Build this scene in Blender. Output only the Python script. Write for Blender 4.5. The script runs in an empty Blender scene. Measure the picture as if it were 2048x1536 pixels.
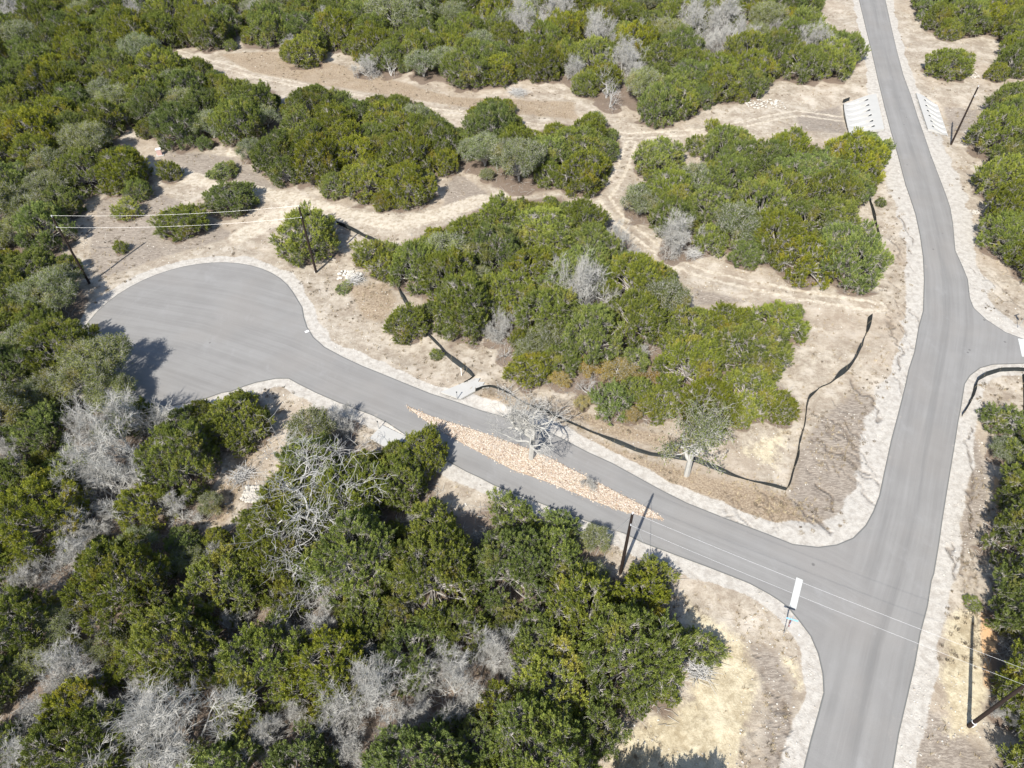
import bpy, math, random
import numpy as np
from mathutils import Vector, Matrix, geometry

# ------------------------------------------------------------------ camera, light
H = 60.0                                   # camera height in metres
F, CX, CY = 1420.0, 1024.0, 768.0          # lens, in pixels of the 2048 px photograph
SUN_EL, SUN_AZ = 46.0, 63.5                # elevation, ground direction the shadows point to
S = bpy.context.scene
COL = S.collection
_d = np.array([(1045 - CX) / F, (2108 - CY) / F, 1.0]); _d /= np.linalg.norm(_d)
_up = -_d
_fw = np.array([0, 0, 1.0]); _fw = _fw - _fw.dot(_up) * _up; _fw /= np.linalg.norm(_fw)
_rt = np.cross(_fw, _up)
RM = np.array([_rt, _fw, _up])             # camera (x right, y down, z forward) to world
cam = bpy.data.cameras.new('camera'); camo = bpy.data.objects.new('camera', cam); COL.objects.link(camo)
cam.sensor_width = 36.0; cam.lens = F / 2048 * 36; cam.clip_end = 5000; cam.clip_start = 0.5
m = RM @ np.diag([1, -1, -1])
camo.matrix_world = Matrix([[*m[0], 0], [*m[1], 0], [*m[2], H], [0, 0, 0, 1]])
S.camera = camo
W = bpy.data.worlds.new('World'); S.world = W; W.use_nodes = True
nt = W.node_tree; bg = nt.nodes['Background']
sky = nt.nodes.new('ShaderNodeTexSky'); sky.sky_type = 'NISHITA'; sky.sun_disc = False
sky.sun_elevation = math.radians(SUN_EL)
_a = math.radians(SUN_AZ)
tosun = Vector((-math.cos(_a) * math.cos(math.radians(SUN_EL)), -math.sin(_a) * math.cos(math.radians(SUN_EL)), math.sin(math.radians(SUN_EL))))
sky.sun_rotation = math.atan2(tosun.x, tosun.y)
nt.links.new(sky.outputs[0], bg.inputs[0]); bg.inputs[1].default_value = 0.10
sun = bpy.data.lights.new('sun', 'SUN'); sun.energy = 4.6; sun.angle = math.radians(0.53); sun.color = (1, 0.955, 0.88)
suno = bpy.data.objects.new('sun', sun); COL.objects.link(suno)
suno.rotation_euler = tosun.to_track_quat('Z', 'Y').to_euler(); suno.location = (0, 0, 90)
S.view_settings.view_transform = 'Standard'; S.view_settings.look = 'None'
S.view_settings.exposure = 0.80; S.view_settings.gamma = 1; S.view_settings.use_curve_mapping = False
S.render.engine = 'CYCLES'
S.cycles.max_bounces = 6; S.cycles.diffuse_bounces = 3; S.cycles.transmission_bounces = 3

# ------------------------------------------------------------------ helpers
def G(px, py, z=0.0):
    """ground (or height z) point in metres of a point measured in the photograph"""
    v = RM @ np.array([(px - CX) / F, (py - CY) / F, 1.0])
    t = (z - H) / v[2]
    return np.array([v[0] * t, v[1] * t])
def PX(x, y, z=0.0):
    c = RM.T @ np.array([x, y, z - H]); return CX + F * c[0] / c[2], CY + F * c[1] / c[2]
def GP(pts): return np.array([G(*p) for p in pts])
def inside(P, poly):
    x, y = P[:, 0], P[:, 1]; r = np.zeros(len(P), bool); n = len(poly)
    for i in range(n):
        x0, y0 = poly[i]; x1, y1 = poly[(i + 1) % n]
        if y0 == y1: continue
        c = (y0 > y) != (y1 > y)
        r ^= c & (x < (x1 - x0) * (y - y0) / (y1 - y0) + x0)
    return r
def dist(P, line, closed=False, info=False):
    n = len(line); best = np.full(len(P), 1e9); sd = np.zeros(len(P)); al = np.zeros(len(P)); acc = 0
    for i in range(n if closed else n - 1):
        a = line[i]; b = line[(i + 1) % n]; ab = b - a; L = np.hypot(*ab)
        if L < 1e-6: continue
        t = np.clip(((P - a) @ ab) / (L * L), 0, 1)
        q = P - a - t[:, None] * ab; d = np.hypot(q[:, 0], q[:, 1]); k = d < best
        best[k] = d[k]
        if info:
            s = (ab[0] * (P[:, 1] - a[1]) - ab[1] * (P[:, 0] - a[0])) / L
            sd[k] = np.sign(s[k]) * d[k]; al[k] = acc + t[k] * L
        acc += L
    return (best, sd, al) if info else best
def sstep(a, b, x):
    t = np.clip((x - a) / (b - a), 0, 1); return t * t * (3 - 2 * t)
def nz(P, s, seed=0):
    """cheap smooth value noise"""
    r = np.random.RandomState(seed); T = r.rand(128, 128)
    q = P / s; i = np.floor(q).astype(int); f = q - i; f = f * f * (3 - 2 * f)
    x0, y0 = i[:, 0] % 128, i[:, 1] % 128; x1, y1 = (x0 + 1) % 128, (y0 + 1) % 128
    return (T[x0, y0] * (1 - f[:, 0]) + T[x1, y0] * f[:, 0]) * (1 - f[:, 1]) + (T[x0, y1] * (1 - f[:, 0]) + T[x1, y1] * f[:, 0]) * f[:, 1]

def mesh(name, V, faces, mat=None, fattr=None, smooth=False):
    """faces: list of arrays (n,k) or one array; fattr: per-face floats (dict)"""
    me = bpy.data.meshes.new(name)
    V = np.asarray(V, dtype=np.float32)
    if isinstance(faces, np.ndarray): faces = [faces]
    faces = [np.asarray(f) for f in faces if len(f)]
    tot = np.concatenate([np.full(len(f), f.shape[1]) for f in faces]); idx = np.concatenate([f.ravel() for f in faces])
    me.vertices.add(len(V)); me.vertices.foreach_set('co', V.ravel())
    me.loops.add(len(idx)); me.loops.foreach_set('vertex_index', idx.astype(np.int32))
    me.polygons.add(len(tot)); st = np.concatenate([[0], np.cumsum(tot)[:-1]])
    me.polygons.foreach_set('loop_start', st.astype(np.int32))
    me.polygons.foreach_set('loop_total', tot.astype(np.int32))
    me.polygons.foreach_set('use_smooth', np.full(len(tot), smooth))
    if fattr:
        for k, v in fattr.items():
            a = me.attributes.new(k, 'FLOAT', 'FACE'); a.data.foreach_set('value', np.asarray(v, np.float32))
    me.update(calc_edges=True)
    if mat: me.materials.append(mat)
    return me
def link(name, me, parent=None, loc=None):
    o = bpy.data.objects.new(name, me); COL.objects.link(o); o.parent = parent
    if loc is not None: o.location = loc
    return o
def empty(name, loc):
    o = bpy.data.objects.new(name, None); COL.objects.link(o); o.location = loc; o.empty_display_size = 0.5; return o
def tag(o, label=None, cat=None, group=None, kind=None):
    if label: o['label'] = label
    if cat: o['category'] = cat
    if group: o['group'] = group
    if kind: o['kind'] = kind
    return o
class MB:
    """collects boxes and tubes into one mesh"""
    def __init__(s): s.V = []; s.F = {3: [], 4: []}; s.n = 0; s.big = []
    def add(s, V, F):
        for f in F:
            (s.F[len(f)] if len(f) in s.F else s.big).append([i + s.n for i in f])
        s.V += [list(v) for v in V]; s.n += len(V)
    def box(s, c, size, rz=0.0, tilt=None):
        x, y, z = [d / 2 for d in size]; V = []
        for sx, sy, sz in ((-1,-1,-1),(1,-1,-1),(1,1,-1),(-1,1,-1),(-1,-1,1),(1,-1,1),(1,1,1),(-1,1,1)):
            v = Vector((sx*x, sy*y, sz*z))
            if tilt: v = tilt @ v
            v = Matrix.Rotation(rz, 3, 'Z') @ v; V.append(v + Vector(c))
        s.add(V, [(0,3,2,1),(4,5,6,7),(0,1,5,4),(1,2,6,5),(2,3,7,6),(3,0,4,7)])
    def tube(s, pts, rad, n=8, cap=True):
        pts = [Vector(p) for p in pts]; V = []; F = []
        if not hasattr(rad, '__len__'): rad = [rad] * len(pts)
        for i, p in enumerate(pts):
            d = (pts[min(i + 1, len(pts) - 1)] - pts[max(i - 1, 0)]).normalized()
            a = d.orthogonal().normalized() if abs(d.z) > 0.9 else d.cross(Vector((0, 0, 1))).normalized(); b = d.cross(a)
            for k in range(n):
                t = 2 * math.pi * k / n; V.append(p + (a * math.cos(t) + b * math.sin(t)) * rad[i])
            if i:
                for k in range(n):
                    k2 = (k + 1) % n; F.append(((i-1)*n+k, (i-1)*n+k2, i*n+k2, i*n+k))
        if cap:
            V += [pts[0], pts[-1]]; a = len(V) - 2
            for k in range(n):
                k2 = (k + 1) % n; F.append((a, k2, k)); F.append((a + 1, (len(pts)-1)*n+k, (len(pts)-1)*n+k2))
        s.add(V, F)
    def build(s, name, mat, parent=None, loc=None, smooth=False):
        me = bpy.data.meshes.new(name); me.from_pydata(s.V, [], s.F[3] + s.F[4] + s.big); me.materials.append(mat)
        if smooth: me.polygons.foreach_set('use_smooth', [True] * len(me.polygons))
        return link(name, me, parent, loc)

# ------------------------------------------------------------------ materials
class N:
    def __init__(s, name):
        s.m = bpy.data.materials.new(name); s.m.use_nodes = True; s.t = s.m.node_tree
        s.b = s.t.nodes['Principled BSDF']; s.b.inputs['Specular IOR Level'].default_value = 0.25
        s.b.inputs['Roughness'].default_value = 0.85
    def n(s, ty, **k):
        nd = s.t.nodes.new('ShaderNode' + ty)
        for a, v in k.items(): setattr(nd, a, v)
        return nd
    def l(s, a, b): s.t.links.new(a, b)
    def val(s, x, sock):
        if hasattr(x, 'is_output') or hasattr(x, 'links'): s.l(x, sock)
        else: sock.default_value = x
    def math(s, op, a, b=0.0, c=0.0, clamp=False):
        nd = s.n('Math', operation=op, use_clamp=clamp)
        for i, x in enumerate((a, b, c)): s.val(x, nd.inputs[i])
        return nd.outputs[0]
    def mix(s, f, a, b, mode='MIX'):
        nd = s.n('Mix', data_type='RGBA', blend_type=mode)
        s.val(f, nd.inputs[0])
        for x, i in ((a, 6), (b, 7)):
            if isinstance(x, tuple): nd.inputs[i].default_value = (*x, 1)
            else: s.l(x, nd.inputs[i])
        return nd.outputs[2]
    def noise(s, scale, vec=None, detail=4, rough=0.55, dist=0.0):
        nd = s.n('TexNoise'); nd.inputs['Scale'].default_value = scale; nd.inputs['Detail'].default_value = detail
        nd.inputs['Roughness'].default_value = rough; nd.inputs['Distortion'].default_value = dist
        if vec is None: vec = s.pos()
        s.l(vec, nd.inputs['Vector']); return nd.outputs[0]
    def pos(s):
        if not hasattr(s, '_p'): s._p = s.n('NewGeometry').outputs['Position']
        return s._p
    def scaled(s, v, sc, rz=0.0):
        mp = s.n('Mapping'); mp.inputs['Scale'].default_value = sc; mp.inputs['Rotation'].default_value = (0, 0, rz); s.l(v, mp.inputs[0]); return mp.outputs[0]
    def ramp(s, x, a, b):
        nd = s.n('MapRange', interpolation_type='SMOOTHSTEP'); s.l(x, nd.inputs[0]); nd.inputs[1].default_value = a; nd.inputs[2].default_value = b
        return nd.outputs[0]
    def attr(s, name, ch=None):
        a = s.n('Attribute'); a.attribute_name = name
        return a.outputs['Fac'] if ch is None else a.outputs[ch]
    def bump(s, h, st, d=0.1):
        b = s.n('Bump'); b.inputs['Strength'].default_value = st; b.inputs['Distance'].default_value = d
        s.l(h, b.inputs['Height']); s.l(b.outputs[0], s.b.inputs['Normal'])
    def out(s, c):
        s.val(c if not isinstance(c, tuple) else (*c, 1), s.b.inputs['Base Color']); return s.m

def plain(name, c, rough=0.7, var=0.25, scale=3.0, metal=0.0, spec=0.3):
    M = N(name); M.b.inputs['Roughness'].default_value = rough; M.b.inputs['Metallic'].default_value = metal
    M.b.inputs['Specular IOR Level'].default_value = spec
    d = tuple(x * (1 - var) for x in c); u = tuple(min(1, x * (1 + var)) for x in c)
    return M.out(M.mix(M.noise(scale), d, u))

def foliage(name, dark, mid, tip, rust=None, trans=0.34):
    M = N(name); M.b.inputs['Roughness'].default_value = 0.6; M.b.inputs['Specular IOR Level'].default_value = 0.25
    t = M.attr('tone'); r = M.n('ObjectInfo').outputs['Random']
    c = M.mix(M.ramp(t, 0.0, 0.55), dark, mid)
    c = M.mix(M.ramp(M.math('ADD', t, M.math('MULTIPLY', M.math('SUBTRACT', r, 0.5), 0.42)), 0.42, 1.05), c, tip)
    if rust: c = M.mix(M.math('MULTIPLY', M.ramp(M.noise(0.35, detail=2), 0.56, 0.70), 0.55), c, rust)
    hs = M.n('HueSaturation'); M.l(c, hs.inputs['Color'])
    r2 = M.math('FRACT', M.math('MULTIPLY', r, 17.3))
    M.l(M.math('MULTIPLY_ADD', r2, 0.034, 0.484), hs.inputs['Hue'])
    M.l(M.math('MULTIPLY_ADD', r2, -0.22, 1.12), hs.inputs['Saturation'])
    M.l(M.math('MULTIPLY_ADD', M.math('FRACT', M.math('MULTIPLY', r, 7.7)), 0.45, 0.88), hs.inputs['Value'])
    M.out(hs.outputs[0])
    tr = M.n('BsdfTranslucent'); M.l(hs.outputs[0], tr.inputs[0])
    mx = M.n('MixShader'); mx.inputs[0].default_value = trans
    M.l(M.b.outputs[0], mx.inputs[1]); M.l(tr.outputs[0], mx.inputs[2])
    M.l(mx.outputs[0], M.t.nodes['Material Output'].inputs[0]); return M.m

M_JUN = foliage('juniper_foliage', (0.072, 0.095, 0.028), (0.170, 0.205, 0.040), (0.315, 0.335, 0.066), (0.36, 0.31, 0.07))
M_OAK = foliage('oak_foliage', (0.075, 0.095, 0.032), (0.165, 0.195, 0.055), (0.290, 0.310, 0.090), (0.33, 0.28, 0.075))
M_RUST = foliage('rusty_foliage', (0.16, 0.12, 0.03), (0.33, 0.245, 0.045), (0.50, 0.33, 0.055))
def bark(name, a, b):
    M = N(name); return M.out(M.mix(M.noise(2.5, detail=5), a, b))
M_BARK = bark('juniper_bark', (0.22, 0.20, 0.18), (0.44, 0.42, 0.39))
M_PALE = bark('bleached_wood', (0.27, 0.265, 0.25), (0.52, 0.51, 0.49))
M_TWIG = bark('grey_twigs', (0.27, 0.262, 0.24), (0.49, 0.478, 0.445))
M_POLE = plain('creosoted_wood', (0.022, 0.014, 0.011), 0.8, 0.4)
M_WIRE = plain('aluminium_wire', (0.62, 0.62, 0.62), 0.4, 0.05, 1, 0.3)
M_STEEL = plain('galvanised_steel', (0.45, 0.46, 0.47), 0.45, 0.1, 2, 0.6)
M_PORC = plain('grey_porcelain', (0.55, 0.56, 0.58), 0.3, 0.05)
M_FAB = plain('black_silt_fabric', (0.022, 0.026, 0.026), 0.75, 0.4, 1.5)
M_STAKE = plain('fence_stake', (0.20, 0.17, 0.12), 0.8, 0.2)
M_WPVC = plain('white_plastic', (0.7, 0.7, 0.68), 0.5, 0.05)
M_SIGNB = plain('blue_sign_face', (0.22, 0.50, 0.78), 0.35, 0.05)
M_RED = plain('red_sign_face', (0.42, 0.02, 0.02), 0.4, 0.05)
M_WHITE = plain('white_letters', (0.8, 0.8, 0.8), 0.4, 0.02)
M_PINK = plain('pinkish_metal_box', (0.52, 0.36, 0.32), 0.5, 0.15)
M_DARK = plain('pipe_shade_reflector_black', (0.03, 0.035, 0.04), 0.9, 0.3)  # near-black, paints the shade inside the pipes; also used on post reflectors

def concrete():
    M = N('white_concrete'); c = M.mix(M.noise(0.8, detail=6), (0.375, 0.37, 0.35), (0.44, 0.435, 0.415))
    st = M.ramp(M.noise(2.2, M.scaled(M.pos(), (0.4, 3, 1)), 5), 0.58, 0.8)
    return M.out(M.mix(M.math('MULTIPLY', st, 0.25), c, (0.38, 0.37, 0.34)))
M_CONC = concrete()
def rockmat():
    M = N('island_rock'); t = M.attr('tone')
    cr = M.n('ValToRGB'); M.l(t, cr.inputs[0]); e = cr.color_ramp.elements
    e[0].position = 0; e[0].color = (0.50, 0.45, 0.37, 1); e[1].position = 1; e[1].color = (0.15, 0.11, 0.08, 1)
    for p, c in ((0.25, (0.44, 0.37, 0.28)), (0.45, (0.62, 0.57, 0.50)), (0.62, (0.36, 0.275, 0.19)), (0.8, (0.42, 0.33, 0.27))):
        q = e.new(p); q.color = (*c, 1)
    return M.out(M.mix(0.2, cr.outputs[0], M.mix(M.noise(30), (0.25, 0.18, 0.12), (0.5, 0.42, 0.35))))
M_ROCK = rockmat()
def stonemat():
    M = N('limestone'); t = M.attr('tone')
    return M.out(M.mix(t, (0.30, 0.27, 0.23), (0.58, 0.555, 0.50)))
M_STONE = stonemat()
def grassmat():
    M = N('dry_grass'); t = M.attr('tone')
    return M.out(M.mix(t, (0.20, 0.155, 0.10), (0.44, 0.365, 0.24)))
M_GRASS = grassmat()
def weedmat():
    M = N('dry_weed'); return M.out(M.mix(M.attr('tone'), (0.12, 0.10, 0.075), (0.30, 0.245, 0.17)))
M_WEED = weedmat()

# ------------------------------------------------------------------ measured outlines (photo pixels)
ML = [(1690,-120),(1706,-50),(1718,0),(1730,50),(1743.5,105),(1756,160),(1768.5,212),(1781,260),(1796,312),(1811,370),(1819,392),(1831,429),(1840,471.5),(1846,514),(1848,559),(1846,621),(1837,654),(1828.5,704),(1817,739),(1811,768),(1796,828),(1782,880.5),(1768.5,943),(1758.5,990.5),(1746,1023),(1731,1050.5),(1706,1075.5),(1673.5,1089),(1636,1094),(1586,1088),(1536,1068),(1449,1035.5),(1374,1005.5),(1324,980.5),(1274,953),(1224,925.5),(1174,903),(1134,882),(1099,864),(1062,850),(1024,838),(962,820.5),(912,803),(862,787),(814.5,768),(762,746.5),(724.5,731.5),(687,714),(649.5,694),(627,674),(614.5,654),(608,634),(604.5,614)]
C0, CR = np.array([-40.66, 67.41]), 13.49
arc = [PX(C0[0] + CR * math.cos(math.radians(a)), C0[1] + CR * math.sin(math.radians(a))) for a in range(30, 306, 8)]
BL = [(462,783),(490,772),(512,765),(552,757),(577,757),(597,768),(632,785.5),(672,803),(702,814),(744.5,830.5),(774.5,845.5),(809.5,869),(870,908),(932,943),(959.5,955.5),(987,970),(1024,985),(1095,1012),(1164,1039),(1216,1057),(1249,1067),(1284,1085),(1356,1112),(1410,1132),(1461.5,1152),(1499,1167),(1536,1187),(1556,1199.5),(1576,1214.5),(1598.5,1242),(1621,1272),(1636,1307),(1645,1347),(1647,1384.5),(1636,1427),(1621,1479.5),(1607,1536),(1590,1610),(1565,1720)]
BR = [(1745,1720),(1768,1620),(1787,1536),(1798.5,1467),(1816,1392),(1831,1327),(1841,1269.5),(1856,1212),(1863.5,1162),(1868.5,1148),(1878.5,1088),(1886,1035),(1896,973),(1908.5,898),(1917,843),(1922,818),(1930,768),(1941,751),(1961,736),(1986,729),(2048,727),(2150,729),(2300,733),(2300,735),(2300,702),(2150,694),(2048,678),(2011,664),(1973,639),(1948,616),(1940,596),(1936,559),(1926,534),(1911,501),(1906,446),(1901,416),(1892,389),(1881,360),(1861,307.5),(1848.5,270),(1836,235),(1823.5,195),(1807,150),(1793.5,100),(1782,50),(1771,0),(1764,-50),(1752,-120)]
ROAD = GP(ML + arc + BL + BR)
ISL = GP([(814.5,812.5),(862,832),(912,848),(962,864),(1024,886),(1062,899),(1099,915),(1136.5,935),(1186.5,960),(1249,992),(1299,1018),(1329,1039),(1299,1035),(1249,1023.5),(1199,1006),(1149,985.5),(1099,965.5),(1049,948),(1024,939),(987,919),(937,893),(887,865.5),(849.5,840.5),(822,820)])
CLM = GP([(1740,-60),(1745,0),(1768,105),(1803,230),(1846,370),(1872,471),(1890,560),(1893,640),(1880,720),(1870,768),(1845,900),(1820,1050),(1795,1150),(1750,1290),(1720,1430),(1697,1536),(1670,1640)])
CLC = GP([(190,620),(400,655),(560,705),(700,765),(815,810),(1000,880),(1330,1040),(1500,1110),(1640,1170),(1740,1230)])

WOODS = {}
WOODS['wood along the top of the photo'] = [(470,-90),(1640,-90),(1645,30),(1660,55),(1700,60),(1730,85),(1725,125),(1700,150),(1640,160),(1600,150),(1560,165),(1520,195),(1470,212),(1430,212),(1390,235),(1330,243),(1285,235),(1270,215),(1215,215),(1170,200),(1150,175),(1100,165),(1040,160),(1010,178),(950,183),(880,165),(835,160),(820,145),(790,150),(740,150),(720,120),(690,105),(655,100),(655,120),(600,138),(565,120),(555,100),(480,100)]
WOODS['upper left wood'] = [(-90,-90),(470,-90),(480,100),(420,100),(360,90),(325,92),(350,112),(410,118),(440,145),(510,165),(560,180),(560,250),(500,270),(470,290),(455,285),(420,300),(370,305),(330,290),(300,285),(265,262),(235,250),(230,270),(280,300),(295,350),(300,375),(300,400),(250,400),(200,390),(180,400),(160,440),(140,470),(90,500),(-90,520)]
WOODS['wood left of the cul-de-sac'] = [(-90,500),(90,490),(150,505),(163,540),(158,562),(130,570),(112,600),(125,650),(170,662),(235,680),(270,722),(295,765),(310,795),(340,815),(300,850),(200,900),(-90,900)]
WOODS['belt of junipers below the dirt track'] = [(560,185),(575,200),(590,178),(640,167),(690,180),(700,200),(750,190),(800,185),(850,205),(870,225),(900,240),(920,252),(935,260),(930,215),(980,188),(1020,200),(1045,230),(1050,248),(1075,258),(1120,240),(1150,245),(1170,230),(1215,235),(1240,262),(1252,295),(1218,318),(1218,350),(1190,385),(1150,392),(1120,380),(1080,388),(1030,390),(980,375),(945,340),(942,300),(925,340),(890,345),(872,345),(870,370),(875,400),(850,422),(800,430),(760,425),(720,405),(690,400),(660,395),(640,370),(600,360),(560,368),(530,350),(520,325),(490,325),(475,300),(520,275),(560,265)]
WOODS['central grove between the roads'] = [(785,560),(785,500),(800,480),(850,460),(900,440),(950,415),(985,385),(1010,390),(1060,392),(1130,385),(1150,405),(1200,410),(1230,440),(1235,470),(1270,480),(1290,510),(1330,520),(1350,540),(1380,570),(1390,612),(1450,615),(1500,612),(1540,590),(1590,600),(1630,640),(1622,690),(1580,705),(1545,700),(1560,760),(1600,790),(1600,825),(1560,842),(1500,850),(1480,868),(1430,855),(1380,845),(1340,840),(1310,850),(1260,840),(1200,820),(1170,800),(1130,790),(1060,780),(1010,760),(990,720),(985,690),(960,680),(920,672),(880,665),(850,640),(835,600),(800,592)]
WOODS['grove left of the main road'] = [(1245,415),(1240,385),(1270,365),(1310,350),(1330,340),(1370,330),(1400,325),(1420,300),(1410,275),(1440,250),(1470,250),(1500,262),(1530,290),(1560,262),(1600,265),(1640,290),(1680,270),(1740,250),(1775,280),(1772,310),(1760,350),(1755,380),(1730,400),(1715,440),(1750,470),(1775,500),(1772,540),(1710,578),(1650,572),(1600,556),(1540,545),(1500,532),(1450,512),(1400,505),(1380,490),(1330,475),(1290,455),(1265,440)]
WOODS['upper right wood'] = [(1825,-90),(1820,0),(1840,25),(1865,60),(1900,72),(1950,75),(2000,68),(2010,100),(1975,130),(1970,155),(2010,160),(2048,150),(2250,150),(2250,-90)]
WOODS['wood along the upper right edge'] = [(2000,165),(1990,195),(1965,240),(1955,265),(1985,300),(1985,330),(1960,345),(1965,370),(1995,390),(1995,420),(1968,455),(1975,480),(1998,495),(2000,530),(2048,560),(2250,600),(2250,160)]
WOODS['wood along the lower right edge'] = [(2010,890),(2000,930),(2020,980),(2048,1010),(2010,1050),(2000,1100),(1995,1150),(2000,1230),(1998,1300),(2015,1380),(1998,1420),(2010,1470),(2048,1500),(2048,1640),(2250,1640),(2250,880),(2048,850)]
WOODS['lower left wood'] = [(-90,890),(200,900),(300,850),(340,812),(370,800),(410,790),(440,785),(480,775),(515,778),(540,800),(545,850),(520,885),(495,905),(480,925),(430,900),(420,960),(395,1040),(440,1055),(478,1030),(480,990),(560,930),(560,880),(600,870),(690,880),(740,890),(760,885),(790,868),(860,885),(885,930),(890,980),(905,1015),(950,1012),(985,985),(1010,985),(1050,990),(1060,1035),(1110,1022),(1140,1060),(1185,1090),(1215,1130),(1250,1145),(1290,1110),(1340,1120),(1365,1165),(1355,1205),(1375,1290),(1378,1380),(1330,1420),(1290,1412),(1250,1440),(1225,1480),(1200,1520),(1170,1540),(1165,1640),(-90,1640)]

# ------------------------------------------------------------------ where the trees stand
RG = random.Random(11)
TREES = []       # dict(kind, px, py, x, y, R, h, patch, lab)
def add_tree(kind, px, py, wpx, hf=1.35, patch='', lab=None, base=None, lone=False, **k):
    """px,py: middle of the crown in the photo; wpx: its width there"""
    R = 3.0
    for _ in range(4):
        zc = R * hf * 0.5; x, y = G(px, py, zc)
        dd = abs((RM.T @ np.array([x, y, zc - H]))[2]); R = wpx / 2 * dd / F
    if base: x, y = G(*base)
    TREES.append(dict(kind=kind, px=px, py=py, x=x, y=y, R=R, h=R * hf, patch=patch, lab=lab, fixed=True, lone=lone, **k))
# landmarks first, each with its own wording
add_tree('deadoak', 592, 1003, 265, 1.35, 'lower left wood', 'largest bleached dead oak with gnarled white limbs, left of the stone-filled island', base=(628, 1047))
add_tree('deadoak', 600, 1125, 185, 1.35, 'lower left wood', 'smaller bleached dead oak with crooked white limbs, just below the largest dead oak', base=(625, 1160))
add_tree('islandoak', 1085, 822, 160, 1.95, 'island', 'bare grey oak with forked trunk standing in the stone-filled island between lanes', base=(1062, 916))
add_tree('budoak', 1395, 850, 155, 2.1, 'verge', 'half bare oak with pale trunk and sparse green leaves beside the black silt fence', base=(1373, 950))
BARE = [(240,868,190),(205,958,175),(350,1470,235),(745,1385,175),(650,1450,125),(905,1362,135),(985,1300,115),(1020,1335,70),(135,1335,130),(75,1420,90),(60,1495,130),(215,1425,95),(125,1130,110),(12,895,80),(650,1235,95),(800,1225,60),(740,1310,70),(590,1400,80),(355,1020,75),(440,1105,55),(95,985,60),(400,885,55),(320,1235,55),
 (1165,580,135),(1243,490,75),(1365,462,100),(1005,650,60),(1050,618,60),(985,665,50),(1110,540,55),(1290,700,40),(1340,795,45),(960,1070,40),(820,1045,45),
 (640,45,50),(862,90,48),(1050,50,90),(1105,20,80),(1200,62,90),(1245,112,85),(1150,140,55),(1390,45,100),(1450,35,95),(1435,85,75),(1280,155,60),(1632,85,75),(728,130,50),(35,15,85),(265,25,55),(400,12,60),(965,50,40),(1500,75,55),(1400,115,50),(1330,60,45),(580,85,35),(1555,60,40),(500,20,40),
 (430,1330,90),(295,1395,100),(525,1480,90),(820,1450,110),(1150,1300,55),(170,1050,95),(40,1160,90),(560,1260,75),(475,1240,60),(700,1500,90),(2030,1290,50),(2020,1430,60),(170,850,70),(680,842,75),(1085,1230,40)]
for px, py, w in BARE: add_tree('bare', px, py, w * 1.08, 1.5)
DEADS = [(150,815,95),(1215,165,70),(1290,60,60),(1180,90,55),(1275,130,55),(1450,70,70),(620,1245,60),(780,130,45),(1222,190,60),(1180,770,60),(1345,500,45),(940,1420,60),(1010,700,45),(530,1180,60)]
for px, py, w in DEADS: add_tree('dead', px, py, w * 1.1, 1.55)
OAKS = [(190,735,165),(90,590,150),(105,560,95),(40,690,120),(225,790,110),(110,770,100),(800,20,150),(905,30,80),(230,200,80),(360,205,90),(330,245,70),(200,215,60),(150,285,60),(420,250,80),(100,330,90),(60,420,100),(620,868,115),(500,300,60),(60,800,90),(1100,680,90),(1060,700,80),(960,560,70),(1200,640,80),(1010,470,70),(220,1290,90),(120,1240,90),(60,1330,90),(420,1010,60),(1180,1160,90),(1190,1080,70),(2015,900,70),(2035,960,60),(1190,240,50),(960,90,70),(380,1120,80),(20,250,60),(15,470,80),(270,1090,90)]
for px, py, w in OAKS: add_tree('oak', px, py, w, 1.25)
RUSTS = [(1180,735,65),(1240,745,75),(1165,805,40),(1300,760,60),(1265,830,45),(1120,760,45)]
for px, py, w in RUSTS: add_tree('rust', px, py, w, 1.2)
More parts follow.
